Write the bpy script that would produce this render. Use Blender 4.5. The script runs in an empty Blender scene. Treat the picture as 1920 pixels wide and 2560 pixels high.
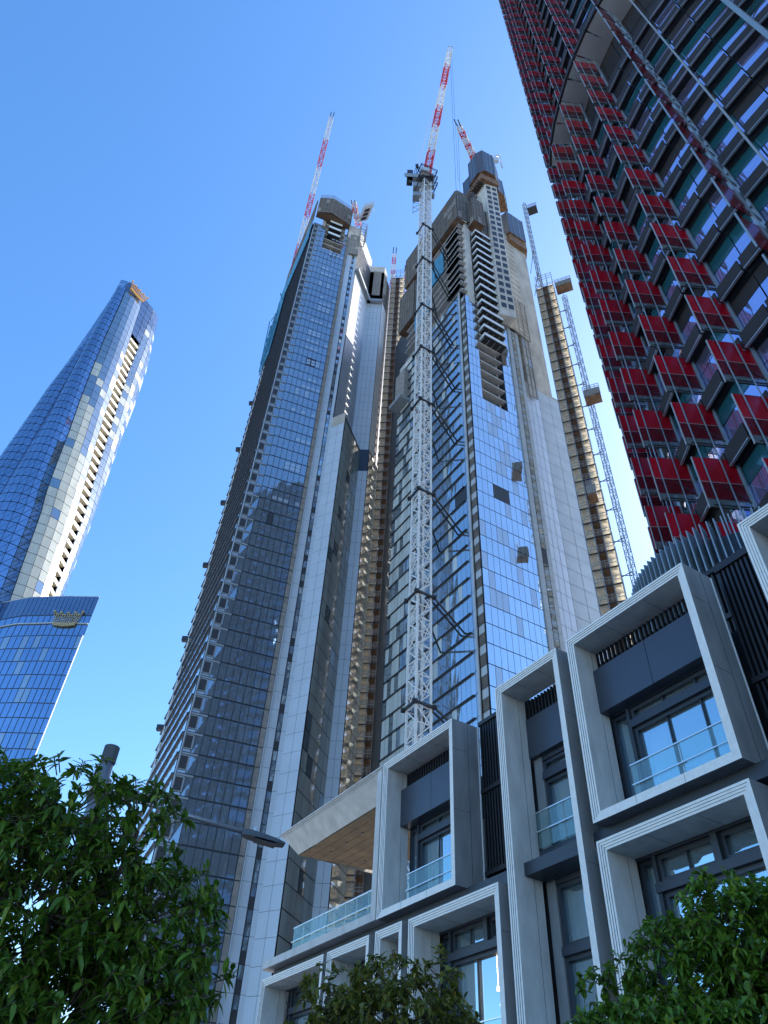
import bpy, math, random
from mathutils import Vector as V, Matrix
random.seed(7)
R = math.radians
C = bpy.context.scene
COL = C.collection

# ------------------------------------------------------------------ camera, world, sun, exposure
EYE = V((0, 0, 1.6))
FPX, VX, VY = 1850.0, 118.0, 1875.0        # focal length in photo pixels; zenith offset from the picture centre
up = V((VX, VY, -FPX)).normalized()
fw = V((0, 0, -1)); yc = (fw - fw.dot(up) * up).normalized(); xc = yc.cross(up)
cam = bpy.data.cameras.new('camera'); co = bpy.data.objects.new('camera', cam); COL.objects.link(co)
cam.sensor_fit = 'HORIZONTAL'; cam.sensor_width = 36; cam.lens = FPX / 1920 * 36
cam.clip_start = 0.1; cam.clip_end = 6000
m = Matrix((xc, yc, up)).to_4x4(); m.translation = EYE; co.matrix_world = m
C.camera = co

SUN_AZ, SUN_EL = 58.0, 40.0                # degrees clockwise from +Y, above the horizon
w = bpy.data.worlds.new('World'); C.world = w; w.use_nodes = True
nt = w.node_tree; bg = nt.nodes['Background']
sky = nt.nodes.new('ShaderNodeTexSky'); sky.sky_type = 'NISHITA'; sky.sun_disc = False
sky.sun_elevation = R(SUN_EL); sky.sun_rotation = R(SUN_AZ)
sky.air_density = 1.0; sky.dust_density = 0.6; sky.ozone_density = 1.8
hs = nt.nodes.new('ShaderNodeHueSaturation'); hs.inputs['Saturation'].default_value = 1.27; hs.inputs['Hue'].default_value = .502
nt.links.new(sky.outputs[0], hs.inputs['Color']); nt.links.new(hs.outputs[0], bg.inputs[0]); bg.inputs[1].default_value = 0.15
sl = bpy.data.lights.new('sun', 'SUN'); sl.energy = 2.6; sl.angle = R(0.5); sl.color = (1, .93, .82)
so = bpy.data.objects.new('sun', sl); COL.objects.link(so)
sd = V((math.sin(R(SUN_AZ)) * math.cos(R(SUN_EL)), math.cos(R(SUN_AZ)) * math.cos(R(SUN_EL)), math.sin(R(SUN_EL))))
so.rotation_euler = sd.to_track_quat('Z', 'Y').to_euler(); so.location = (60, 20, 300)
C.view_settings.view_transform = 'Standard'; C.view_settings.look = 'None'
C.view_settings.exposure = 1.4; C.view_settings.gamma = 1
C.cycles.max_bounces = 8; C.cycles.transparent_max_bounces = 24

# ------------------------------------------------------------------ helpers
def pol(az, r, z=0.0): return V((r * math.sin(R(az)), r * math.cos(R(az)), z))
def dv(az): return V((math.sin(R(az)), math.cos(R(az)), 0))
def zel(el, r): return EYE.z + r * math.tan(R(el))
def onaz(az, P, d):                         # where the line P + t*d crosses the azimuth az
    a = dv(az); det = d.x * a.y - d.y * a.x
    t = (P.y * a.x - P.x * a.y) / det
    return V((P.x + t * d.x, P.y + t * d.y, 0))
def up_(p, z): return V((p.x, p.y, z))
def nrm(p, q): d = (q - p); d.z = 0; d.normalize(); return V((d.y, -d.x, 0))
rnd = random.uniform

class MB:
    def __init__(s): s.v = []; s.f = []; s.m = []
    def q(s, *pts, mi=0):
        n = len(s.v); s.v += [tuple(p) for p in pts]; s.f.append(tuple(range(n, n + len(pts)))); s.m.append(mi)
    def box(s, o, x, y, z, mi=0):
        o = V(o); x = V(x); y = V(y); z = V(z)
        p = [o, o + x, o + x + y, o + y, o + z, o + x + z, o + x + y + z, o + y + z]
        n = len(s.v); s.v += [tuple(a) for a in p]
        for f in ((0, 3, 2, 1), (4, 5, 6, 7), (0, 1, 5, 4), (1, 2, 6, 5), (2, 3, 7, 6), (3, 0, 4, 7)):
            s.f.append(tuple(n + i for i in f)); s.m.append(mi)
    def wallbox(s, p, q, z0, z1, off0, off1, mi=0):       # slab along p->q, from off0 to off1 outward (to the right of p->q)
        n = nrm(p, q); a = up_(p, z0) + n * off0; d = q - p; d = V((d.x, d.y, 0))
        s.box(a, d, n * (off1 - off0), V((0, 0, z1 - z0)), mi)
    def bar(s, p, q, w, h=None, mi=0, ref=None):
        p = V(p); q = V(q); d = q - p
        if d.length < 1e-6: return
        h = h or w; r = V(ref) if ref else (V((0, 0, 1)) if abs(d.normalized().z) < .95 else V((1, 0.3, 0)))
        x = d.cross(r).normalized() * w; y = x.cross(d).normalized() * h
        s.box(p - x / 2 - y / 2, x, y, d, mi)
    def tube(s, p, q, r0, r1=None, n=8, mi=0, cap=True):
        p = V(p); q = V(q); d = (q - p); r1 = r0 if r1 is None else r1
        r = V((0, 0, 1)) if abs(d.normalized().z) < .95 else V((1, 0, 0))
        x = d.cross(r).normalized(); y = x.cross(d).normalized(); b = len(s.v)
        for i in range(n):
            a = 2 * math.pi * i / n; k = x * math.cos(a) + y * math.sin(a)
            s.v.append(tuple(p + k * r0)); s.v.append(tuple(q + k * r1))
        for i in range(n):
            j = (i + 1) % n
            s.f.append((b + 2 * i, b + 2 * j, b + 2 * j + 1, b + 2 * i + 1)); s.m.append(mi)
        if cap:
            s.f.append(tuple(b + 2 * i for i in range(n))[::-1]); s.m.append(mi)
            s.f.append(tuple(b + 2 * i + 1 for i in range(n))); s.m.append(mi)
    def prism(s, poly, z0, z1, mi=0, mb=None):
        n = len(poly)
        for i in range(n):
            a, b = poly[i], poly[(i + 1) % n]
            s.q(up_(a, z0), up_(b, z0), up_(b, z1), up_(a, z1), mi=mi)
        s.q(*[up_(a, z1) for a in poly], mi=mi)
        s.q(*[up_(a, z0) for a in poly][::-1], mi=mi if mb is None else mb)
    def build(s, name, mats, parent=None, smooth=False):
        me = bpy.data.meshes.new(name); me.from_pydata(s.v, [], s.f)
        mats = mats if isinstance(mats, (list, tuple)) else [mats]
        for k in mats: me.materials.append(k)
        me.polygons.foreach_set('material_index', s.m)
        if smooth: me.polygons.foreach_set('use_smooth', [True] * len(s.f))
        me.update()
        o = bpy.data.objects.new(name, me); COL.objects.link(o)
        if parent is not None: hang(o, parent)
        return o
def hang(o, parent):                        # geometry is written in world units: cancel the parent's place
    o.parent = parent
    o.location = o.location - (parent.location if parent.parent is None else V())
def tag(o, label=None, cat=None, group=None, kind=None):
    for k, v in (('label', label), ('category', cat), ('group', group), ('kind', kind)):
        if v: o[k] = v
    return o
def thing(name, loc, label, cat, group=None):
    o = bpy.data.objects.new(name, None); COL.objects.link(o); o.location = loc; o.empty_display_size = .5
    return tag(o, label, cat, group)
GROUPS = {'luffing_crane': 'luffing cranes on top of the towers', 'hoist_tower': 'construction hoist towers', 'hoist_mast': 'lattice hoist masts by the corner tower', 'hoist_car': 'hoist cars and platforms by the corner tower', 'tree': 'street trees along the bottom edge'}
def copy_tree(o, parent=None):
    c = o.copy(); COL.objects.link(c)
    if parent: c.parent = parent
    for ch in list(o.children): copy_tree(ch, c)
    return c

def mat(name, col, rough=.6, metal=0.0, var=0.0, scale=1.0, stretch=(1, 1, 1), bump=0.0, spec=.5, trans=0.0, ior=1.5, col2=None, detail=5):
    mm = bpy.data.materials.new(name); mm.use_nodes = True; n = mm.node_tree; b = n.nodes['Principled BSDF']
    b.inputs['Base Color'].default_value = (*col, 1); b.inputs['Roughness'].default_value = rough
    b.inputs['Metallic'].default_value = metal; b.inputs['Specular IOR Level'].default_value = spec; b.inputs['IOR'].default_value = ior
    if var or bump:
        tc = n.nodes.new('ShaderNodeTexCoord'); mp = n.nodes.new('ShaderNodeMapping'); mp.inputs['Scale'].default_value = stretch
        nz = n.nodes.new('ShaderNodeTexNoise'); nz.inputs['Scale'].default_value = scale; nz.inputs['Detail'].default_value = detail; nz.inputs['Roughness'].default_value = .6
        n.links.new(tc.outputs['Object'], mp.inputs[0]); n.links.new(mp.outputs[0], nz.inputs['Vector'])
        if var:
            rp = n.nodes.new('ShaderNodeValToRGB')
            c2 = col2 or tuple(min(1, c * (1 + var)) for c in col); c1 = tuple(c * (1 - var) for c in col)
            rp.color_ramp.elements[0].position = .3; rp.color_ramp.elements[1].position = .7
            rp.color_ramp.elements[0].color = (*c1, 1); rp.color_ramp.elements[1].color = (*c2, 1)
            n.links.new(nz.outputs[0], rp.inputs[0]); n.links.new(rp.outputs[0], b.inputs['Base Color'])
        if bump:
            bp = n.nodes.new('ShaderNodeBump'); bp.inputs['Strength'].default_value = bump; bp.inputs['Distance'].default_value = .05
            n.links.new(nz.outputs[0], bp.inputs['Height']); n.links.new(bp.outputs[0], b.inputs['Normal'])
    if trans:                                # thin sheet: part of the light goes straight through
        t = n.nodes.new('ShaderNodeBsdfTransparent'); mx = n.nodes.new('ShaderNodeMixShader'); mx.inputs[0].default_value = trans
        out = n.nodes['Material Output']; n.links.new(b.outputs[0], mx.inputs[1]); n.links.new(t.outputs[0], mx.inputs[2]); n.links.new(mx.outputs[0], out.inputs[0])
        t.inputs[0].default_value = (*[min(1, .5 + c) for c in col], 1) if trans < .9 else (1, 1, 1, 1)
    return mm
def translucent(name, col, k=.5):           # sheeting that glows when the sun is behind it
    mm = mat(name, col, .8, var=.25, scale=.6)
    n = mm.node_tree; t = n.nodes.new('ShaderNodeBsdfTranslucent'); t.inputs[0].default_value = (*col, 1)
    mx = n.nodes.new('ShaderNodeMixShader'); mx.inputs[0].default_value = k; out = n.nodes['Material Output']
    n.links.new(n.nodes['Principled BSDF'].outputs[0], mx.inputs[1]); n.links.new(t.outputs[0], mx.inputs[2]); n.links.new(mx.outputs[0], out.inputs[0])
    return mm

M = dict(
    glass=mat('tower_glass', (.32, .40, .47), .03, .68, spec=.8, var=.12, scale=.05),
    glass_sky=mat('bright_tower_glass', (.52, .59, .64), .03, .85, spec=.8, var=.10, scale=.05),
    glass_deep=mat('deep_glass', (.14, .20, .29), .03, .8, spec=.8, var=.15, scale=.05),
    glass_pale=mat('pale_glass', (.55, .64, .70), .05, .75, spec=.8, var=.1, scale=.05),
    glass_blind=mat('glass_with_blind', (.42, .50, .58), .12, .35, spec=.8),
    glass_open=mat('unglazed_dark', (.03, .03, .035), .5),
    glass_green=mat('curtained_green_glass', (.50, .54, .52), .12, .1, spec=.8, var=.25, scale=.5, stretch=(1, 1, .1)),
    glass_crown=mat('crown_glass', (.33, .39, .43), .03, .8, spec=.8, var=.12, scale=.05),
    glass_crown2=mat('curtained_glass', (.50, .51, .45), .25, 0, spec=.6, var=.15, scale=.4, stretch=(1, 1, .15)),
    glass_blue=mat('blue_glass', (.21, .33, .50), .04, .85, spec=.8, var=.12, scale=.05),
    glass_teal=mat('teal_spandrel_glass', (.02, .10, .125), .10, .1, spec=.7),
    glass_violet=mat('violet_glass', (.62, .62, .92), .03, .9, spec=.8, bump=.02, scale=.7),
    win=mat('window_glass', (.55, .74, .82), .02, .85, spec=.9, bump=.012, scale=.8, trans=.25),
    line_b=mat('blue_frame', (.07, .10, .15), .4, .3),
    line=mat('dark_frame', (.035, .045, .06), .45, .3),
    white_metal=mat('white_metal', (.62, .66, .68), .4, .1, var=.08, scale=.7),
    panel=mat('pale_cladding', (.48, .54, .60), .4, .1, var=.06, scale=.15),
    panel_g=mat('grey_cladding', (.42, .45, .46), .45, .1, var=.1, scale=.3),
    loggia=mat('loggia_frame', (.27, .31, .34), .4, .1, var=.1, scale=.3),
    cream=mat('cream_cladding', (.70, .64, .50), .5, 0, var=.05, scale=.2),
    conc=mat('raw_concrete', (.40, .37, .32), .85, 0, var=.3, scale=.35, stretch=(1, 1, .35), bump=.15),
    conc_l=mat('pale_concrete', (.52, .50, .46), .85, 0, var=.2, scale=.4, stretch=(1, 1, .4)),
    slab=mat('slab_concrete', (.42, .41, .39), .85, 0, var=.2, scale=.8),
    mesh=mat('scaffold_mesh', (.115, .10, .085), .85, 0, var=.3, scale=.9),
    mesh_t=mat('open_mesh', (.20, .17, .14), .85, trans=.5),
    mesh_g=mat('grey_mesh', (.24, .22, .20), .85, 0, var=.25, scale=1.2),
    net=mat('blue_net', (.05, .22, .36), .8, 0, var=.3, scale=.8),
    form=mat('formwork_panel', (.055, .07, .10), .45, .1, var=.15, scale=.6),
    ply=mat('plywood', (.17, .095, .05), .8, 0, var=.5, scale=.7),
    rust=mat('brown_door', (.14, .088, .058), .7, .1, var=.3, scale=1.5),
    tray=translucent('landing_sheet', (.88, .82, .71), .7),
    steel=mat('grey_steel', (.30, .32, .33), .5, .4, var=.1, scale=2),
    steel_d=mat('dark_steel', (.035, .037, .04), .5, .4),
    crane_w=mat('crane_white', (.66, .68, .68), .45, 0, var=.1, scale=2),
    crane_r=mat('crane_red', (.55, .035, .03), .45, 0, var=.1, scale=2),
    gold=mat('gold_sign', (.80, .42, .10), .35, .6),
    red=mat('red_fin_glass', (.34, .004, .014), .22, 0, var=.25, scale=.35, spec=.6),
    red_t=mat('red_fritted_glass', (.16, .012, .022), .2, 0, spec=.6, trans=.38),
    fin_clear=mat('clear_fin_glass', (.25, .30, .33), .08, .3, spec=.8, trans=.55),
    shade=mat('dark_sunshade', (.032, .029, .031), .7, 0, var=.15, scale=.5, spec=.2),
    shade_edge=mat('sunshade_edge', (.45, .46, .48), .35, .6),
    col_steel=mat('blue_grey_column', (.22, .28, .32), .4, .3, var=.1, scale=.5),
    stone_face=mat('brightened_stone', (.74, .73, .70), .7, 0, var=.08, scale=7, bump=.05, detail=10),  # frame fronts: brighter light put into a paler stone colour
    stone=mat('pale_stone', (.50, .495, .48), .75, 0, var=.16, scale=3, bump=.08, detail=12, stretch=(1, 1, .35)),
    stone_d=mat('grey_stone', (.21, .215, .22), .75, 0, var=.2, scale=2.5, bump=.08, detail=12, stretch=(1, 1, .3)),
    dpanel=mat('slate_panel', (.055, .065, .085), .35, .3, var=.06, scale=.8),
    black=mat('black_louvre', (.012, .013, .017), .5, .1),
    wood=mat('timber_soffit', (.125, .085, .042), .6, 0, var=.35, scale=2.2, stretch=(1, 1, 1)),
    rail=mat('balustrade_glass', (.40, .55, .56), .03, .5, spec=.8, trans=.8),
    rail_t=mat('steel_rail', (.60, .63, .64), .25, .8),
    curtain=mat('interior_dark', (.02, .022, .025), .8),
    pole=mat('galvanised_pole', (.26, .28, .31), .45, .5, var=.15, scale=4),
    cap=mat('ribbed_cap', (.09, .095, .10), .5, .3),
    bark=mat('bark', (.10, .075, .05), .9, 0, var=.35, scale=9, bump=.4),
    asphalt=mat('asphalt', (.05, .05, .052), .9, 0, var=.2, scale=3, bump=.2),
    paving=mat('paving', (.38, .36, .33), .85, 0, var=.15, scale=2),
)
def leaf_mat(name, c, c2):
    mm = bpy.data.materials.new(name); mm.use_nodes = True; n = mm.node_tree; b = n.nodes['Principled BSDF']
    g = n.nodes.new('ShaderNodeNewGeometry'); rp = n.nodes.new('ShaderNodeValToRGB')
    rp.color_ramp.elements[0].color = (*c, 1); rp.color_ramp.elements[1].color = (*c2, 1)
    e = rp.color_ramp.elements.new(.9); e.color = (*c2, 1); rp.color_ramp.elements[2].color = (c2[0] * 1.9, c2[1] * 1.25, c2[2] * 1.2, 1)
    n.links.new(g.outputs['Random Per Island'], rp.inputs[0]); n.links.new(rp.outputs[0], b.inputs['Base Color'])
    b.inputs['Roughness'].default_value = .38; b.inputs['Specular IOR Level'].default_value = .5
    t = n.nodes.new('ShaderNodeBsdfTranslucent'); n.links.new(rp.outputs[0], t.inputs[0])
    mx = n.nodes.new('ShaderNodeMixShader'); mx.inputs[0].default_value = .4; out = n.nodes['Material Output']
    n.links.new(b.outputs[0], mx.inputs[1]); n.links.new(t.outputs[0], mx.inputs[2]); n.links.new(mx.outputs[0], out.inputs[0])
    return mm
M['leaf1'] = leaf_mat('leaf_dark', (.045, .10, .010), (.16, .28, .03))
M['leaf2'] = leaf_mat('leaf_bright', (.06, .13, .012), (.17, .30, .03))
M['leaf3'] = leaf_mat('leaf_olive', (.10, .12, .018), (.24, .24, .04))

# pane wall: one storey of glass between p and q, panes slightly out of true as real glazing is
def panes(mb, p, q, z0, z1, n, pick, gap=.10, gz=.14, off=.12, jit=.008):
    nn = nrm(p, q); d = V((q.x - p.x, q.y - p.y, 0)); L = d.length; d.normalize()
    for i in range(n):
        a = L * i / n + gap / 2; b = L * (i + 1) / n - gap / 2
        mi = pick(i) if callable(pick) else pick
        if mi is None: continue
        mb.q(*[up_(p, 0) + d * x + nn * (off + random.gauss(0, jit)) + V((0, 0, z)) for x, z in ((a, z0 + gz / 2), (b, z0 + gz / 2), (b, z1 - gz / 2), (a, z1 - gz / 2))], mi=mi)
def clad(mb, p, q, z0, z1, cols, rowh, mi=0, gap=.05, off=.10, jit=.003):
    n = max(1, round((z1 - z0) / rowh))
    for k in range(n):
        panes(mb, p, q, z0 + (z1 - z0) * k / n, z0 + (z1 - z0) * (k + 1) / n, cols, mi, gap, gap, off, jit)
def screen(mb, p, q, z0, z1, nm, mi=0, mf=1, t=.15, rows=0):   # framed sheeting panel wall
    mb.wallbox(p, q, z0, z1, 0, t, mi)
    d = q - p; n = nrm(p, q)
    for i in range(nm):
        for k in range(max(rows, 1)):
            if random.random() < .3: mb.wallbox(p + d * ((i + .08) / nm), p + d * ((i + .92) / nm), z0 + (z1 - z0) * (k + .06) / max(rows, 1), z0 + (z1 - z0) * (k + rnd(.6, .94)) / max(rows, 1), t, t + .05, random.choice((mf, 0, 2) if z0 > 185 else (mf, 0)))
    for i in range(nm + 1):
        a = p + d * (i / nm); mb.bar(up_(a, z0) + n * (t + .06), up_(a, z1) + n * (t + .06), .14, .1, mf)
    for i in range(rows + 1):
        z = z0 + (z1 - z0) * (i / max(rows, 1)); mb.bar(up_(p, z) + n * (t + .04), up_(q, z) + n * (t + .04), .1, .1, mf)
def lattice(mb, base, top, wdt, n, leg=.16, br=.08, mi=0, wtop=None, pick=None, ref=None):   # square truss between two points
    base = V(base); top = V(top); d = top - base; r = V(ref) if ref else (V((0, 0, 1)) if abs(d.normalized().z) < .9 else V((1, .35, 0)))
    x = d.cross(r).normalized(); y = x.cross(d).normalized(); wtop = wtop or wdt
    cs = [(-1, -1), (1, -1), (1, 1), (-1, 1)]
    def pt(i, k): t = i / n; ww = (wdt + (wtop - wdt) * t) / 2; return base + d * t + x * cs[k][0] * ww + y * cs[k][1] * ww
    for i in range(n):
        mm_ = pick(i / n) if pick else mi
        for k in range(4):
            k2 = (k + 1) % 4
            mb.bar(pt(i, k), pt(i + 1, k), leg, leg, mm_)
            mb.bar(pt(i, k), pt(i, k2), br, br, mm_)
            a, b = (k, k2) if i % 2 else (k2, k)
            mb.bar(pt(i, a), pt(i + 1, b), br, br, mm_)
    for k in range(4): mb.bar(pt(n, k), pt(n, (k + 1) % 4), br, br, mm_)

# ------------------------------------------------------------------ ground
g = MB(); g.q((-1500, -1500, 0), (1500, -1500, 0), (1500, 1500, 0), (-1500, 1500, 0)); tag(g.build('ground', M['paving']), kind='structure')  # unseen ground paved pale to bounce fill light up into the shade
SD = dv(-30); SN = dv(60)                   # along the street, and from the street towards the stone building
def S(s, ww, z): return V((0, 0, z)) + SD * s + SN * (12 + ww)
g = MB(); g.box(S(-40, -4.5, 0.004), SD * 120, SN * 5.5, (0, 0, .14)); tag(g.build('pavement', M['paving']), kind='structure')
g = MB(); g.box(S(-40, -16, 0.004), SD * 120, SN * 11.5, (0, 0, .004)); tag(g.build('road', M['asphalt']), kind='structure')
g = MB(); g.box(S(-40, -24, 0.004), SD * 120, SN * 8, (0, 0, .14)); tag(g.build('pavement', M['paving']), kind='structure')

ST = 3.35
# ------------------------------------------------------------------ tower one: the middle glass tower with white zigzag bays
A1 = dv(71); P1 = pol(-8.6, 113); K0 = onaz(-15.0, P1, A1)
def F1(az): return onaz(az, P1, A1)
LF = onaz(-16.7, K0, dv(-23))               # far end of the left face
K2 = onaz(-7.0, F1(-7.4), dv(80)); BA = pol(-5.5, 111.2); ZA = onaz(-3.3, BA, dv(20)); PB = onaz(-2.2, ZA, dv(93)); ZB = onaz(-1.1, PB, dv(20))
BB = onaz(-4.5, K2, dv(20)); BC = onaz(-2.3, BB, dv(90)); BD = onaz(-1.6, BC, dv(20))
ZT1 = 239.0; ZBAY = zel(51.6, 112)
t1 = thing('glass_tower', (K0.x, K0.y, 0), 'tall blue glass tower under construction with white zigzag bays, left of the lattice crane', 'tower')
hull = MB()
back = [ZB + dv(20) * 22, LF + dv(68) * 18]
hull.prism([LF, K0, F1(-8.6), F1(-7.4), K2, BB, BC, BD + dv(20) * 12, LF + dv(68) * 26], 0, 224)
hull.prism([LF, K0, onaz(-13.1, P1, A1), onaz(-13.1, P1, A1) + dv(-20) * 6, F1(-9.6) + dv(-20) * 6, F1(-9.6), F1(-8.6), F1(-7.4), K2, BB, BC, BD + dv(20) * 12, LF + dv(68) * 26], 224.01, ZT1)
hull.prism([K2 + dv(20) * .02, BA, ZA, PB, ZB, ZB + dv(0) * 2, BC + dv(0) * 1, BB], 0, ZBAY - 1)
hull.build('core_wall', M['line'], t1)
n0, n1 = 4, 71
T1M = [M['glass'], M['glass_blind'], M['glass_open'], M['glass_pale'], M['loggia'], M['loggia'], M['mesh_g'], M['glass_green']]
for k in range(n0, n1):
    z = k * ST; b = MB()
    def f1pick(i):
        if 223 < z and 0 < i < 6: return None
        if k in (48,) and i in (3, 4): return 2
        if k == 31 and i == 2: return 2
        return 0
    panes(b, F1(-13.5), F1(-9.1), z, z + ST, 7, f1pick, .1, .26, .12, .003)
    band = b.build('window_band', T1M, t1)
    if 40 < k < 64 and k % 2 == 0 or (k > 30 and k % 3 == 0):       # pale blinds in the upper half of some panes
        dd = F1(-9.1) - F1(-13.5); c0 = (k // 5) % 2 + 2
        for i in (c0, c0 + 1, c0 + 2) + ((6,) if k % 4 else ()):
            if i < 7 and random.random() < .86:
                b = MB()
                for zz in (.55, 1.75)[: 1 + (k % 4 == 0)]:
                    p_ = F1(-13.5) + dd * ((i + .12) / 7.0); q_ = F1(-13.5) + dd * ((i + .88) / 7.0)
                    b.wallbox(p_, q_, z + zz, z + zz + .95, .13, .15, 1)
                b.build('blind', T1M, band)
    b = MB(); panes(b, F1(-14.9), F1(-13.5), z, z + ST, 2, lambda i: 1 - i, gz=.2)          # corner loggia
    b.wallbox(K0, F1(-13.55), z + ST - .4, z + ST - .1, .12, .3, 4)
    b.wallbox(F1(-14.95), F1(-14.15), z + .5, z + ST - .55, .10, .3, 5); b.wallbox(F1(-14.85), F1(-14.28), z + .65, z + ST - .7, .3, .33, 2)
    b.build('corner_loggia', T1M, t1)
    b = MB(); panes(b, F1(-9.08), F1(-8.62), z, z + ST, 1, 6, gz=.16); b.build('edge_glazing', T1M, t1)
    b = MB(); wz = F1(-7.78), F1(-7.42)
    panes(b, *wz, z, z + 1.6, 1, 2 if random.random() < .5 else 0, .1, .1); panes(b, *wz, z + 1.6, z + ST, 1, 3 if random.random() < .6 else 0, .1, .1)
    b.build('strip_window', T1M, t1)
    if z < ZBAY - 3:
        b = MB(); panes(b, BA, ZA, z, z + ST, 5, lambda i: 7 if random.random() < .85 else 3, .07, .16, .12, .01); b.build('bay_glazing', T1M, t1)
        b = MB(); panes(b, PB, ZB, z, z + ST, 4, 7, .07, .16, .12, .01); b.build('rear_bay_glazing', T1M, t1)
    b = MB(); panes(b, LF, K0, z, z + ST, 22, lambda i: 3 if random.random() < .8 else 0, .06, .3)
    band = b.build('side_glazing', T1M, t1)
    b = MB(); b.wallbox(LF, K0, z + ST - .36, z + ST - .1, .1, .42)
    b.build('louvre_blade', M['line'], band)
b = MB()
clad(b, F1(-8.58), F1(-7.84), 10, 226, 1, ST)
clad(b, F1(-7.4), K2, 10, 232, 1, ST)
b.wallbox(F1(-8.62), F1(-8.56), 10, 230, .1, .4)
clad(b, K2, BA, 10, ZBAY - 3.4, 2, ST); clad(b, ZA, PB, 10, ZBAY - 9, 2, ST)
clad(b, K2 + dv(20) * .3, BB, ZBAY - 2, 219, 9, 13)
clad(b, BB, BC, 10, 219, 4, ST); clad(b, BC, BD, 10, 219, 2, ST)
b.wallbox(K0, F1(-14.93), 10, ZT1 - 6, .1, .45)
b.build('cladding', M['panel'], t1)
b = MB(); b.wallbox(K2, BA, ZBAY - 3.4, ZBAY + .5, 0, .1); b.build('bay_coping', M['conc'], t1)
# open storeys below the climbing screen
b = MB()
oa, ob = onaz(-13.1, P1, A1), F1(-9.6)
for i, z in enumerate((224, 227.4, 230.8, 234.2, 237.6, 241, 244.4)):
    b.wallbox(oa, ob, z - .35, z, -6, .12 if i < 3 else .1)
for az in (-13.0, -11.4, -9.7): b.wallbox(F1(az), F1(az + .16), 224, 246, -1.4, -.9)
b.wallbox(F1(-13.55), F1(-13.1), 228, 246, -.9, .0)
b.build('floor_slab', M['conc'], t1)
for z in (233.2, 237.4, 241.4):
    b = MB(); b.wallbox(F1(-12.45), F1(-10.35), z, z + 1.3, .9, 1.1); b.wallbox(F1(-12.45), F1(-10.35), z - .25, z, -5, 1.1, 1)
    b.build('balcony', [M['crane_w'], M['steel_d']], t1)
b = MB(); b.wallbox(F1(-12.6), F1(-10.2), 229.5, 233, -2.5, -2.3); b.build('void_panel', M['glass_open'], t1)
b = MB()                                     # climbing screens with handrails
sc = LF + dv(157) * 6
screen(b, LF, K0 - dv(71) * .4, 240, 255.5, 9, 0, 1, .3, 3)
o1 = nrm(K0, F1(-9)) * 1.6
screen(b, K0 + o1, F1(-12.8) + o1 * 1.9, 243, 254, 4, 0, 1, .3, 3)
screen(b, F1(-12.8) + o1 * 1.9, F1(-9.1) + o1, 243, 254, 5, 0, 1, .3, 3)
b.q(up_(K0 + o1, 243), up_(F1(-12.8) + o1 * 2.05, 243), up_(F1(-9.1) + o1, 243), up_(F1(-9.1), 243), up_(K0, 243), mi=2)
b.q(up_(F1(-9.1), 243), up_(F1(-9.1) + o1, 243), up_(F1(-9.1) + o1, 254), up_(F1(-9.1), 254))
for p_, q_ in ((K0 + o1, F1(-12.8) + o1 * 1.9), (F1(-12.8) + o1 * 1.9, F1(-9.1) + o1)):
    for z in (254.7, 255.5, 256.3, 257.1): b.bar(up_(p_, z), up_(q_, z), .09, .09, 3)
    for i in range(9): a = p_.lerp(q_, i / 8); b.bar(up_(a, 254), up_(a, 257.3), .08, .08, 3)
b.build('climbing_screen', [M['mesh'], M['mesh_g'], M['rust'], M['steel']], t1)
b = MB()                                     # blue debris net down the left top edge
b.wallbox(LF, K0, 226, 240.2, .6, .75); b.wallbox(LF, LF.lerp(K0, .3), 190, 226, .6, .75)
for i in range(14): a = LF.lerp(LF.lerp(K0, .3), rnd(0, 1)); b.bar(up_(a, 186 + rnd(0, 40)) + nrm(LF, K0) * 1, up_(a, 190 + rnd(0, 40)) + nrm(LF, K0) * rnd(.9, 2.2), .3)
b.build('debris_net', M['net'], t1)
b = MB()                                     # raw concrete lift core above the cladding, and the mesh panel over it
cc = [F1(-9.0), K2, BB + dv(20) * .1, BB + dv(20) * 2 + dv(-70) * 4, F1(-9.0) + dv(-19) * 12]
b.prism(cc, 219, 247); b.prism([BB, BC, BC + dv(20) * 3, BB + dv(20) * 3], 219, 243)
b.wallbox(F1(-8.1), F1(-7.5), 240, 243.5, -.1, .06, 1)
b.wallbox(K2, BB, 217.6, 219, .1, 1.3, 2); b.wallbox(BB, BC, 217.6, 219, .1, 1.3, 2)
for i in range(12): a = K2.lerp(BB, i / 12); b.bar(up_(a, 219) + nrm(K2, BB) * 1.2, up_(a, 220.2) + nrm(K2, BB) * 1.2, .09, .09, 2)
b.wallbox(BB + (BC - BB) * .25, BB + (BC - BB) * .8, 223, 239, .1, .3, 3)
b.build('lift_core', [M['conc_l'], M['glass_open'], M['steel'], M['mesh_g']], t1)
b = MB(); screen(b, F1(-8.55), K2 + nrm(F1(-8.5), K2) * .4, 226.5, 239.5, 3, 0, 1, .5, 4); b.build('mesh_panel', [M['mesh_g'], M['conc']], t1)
for k in range(9):                           # maintenance boxes along the far edge
    b = MB(); z = 50 + k * 21; b.box(up_(LF, z) - V((1.3, .4, 0)), (1.3, 0, 0), (0, .9, 0), (0, 0, 1.1)); b.build('edge_bracket', M['steel_d'], t1)

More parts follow.
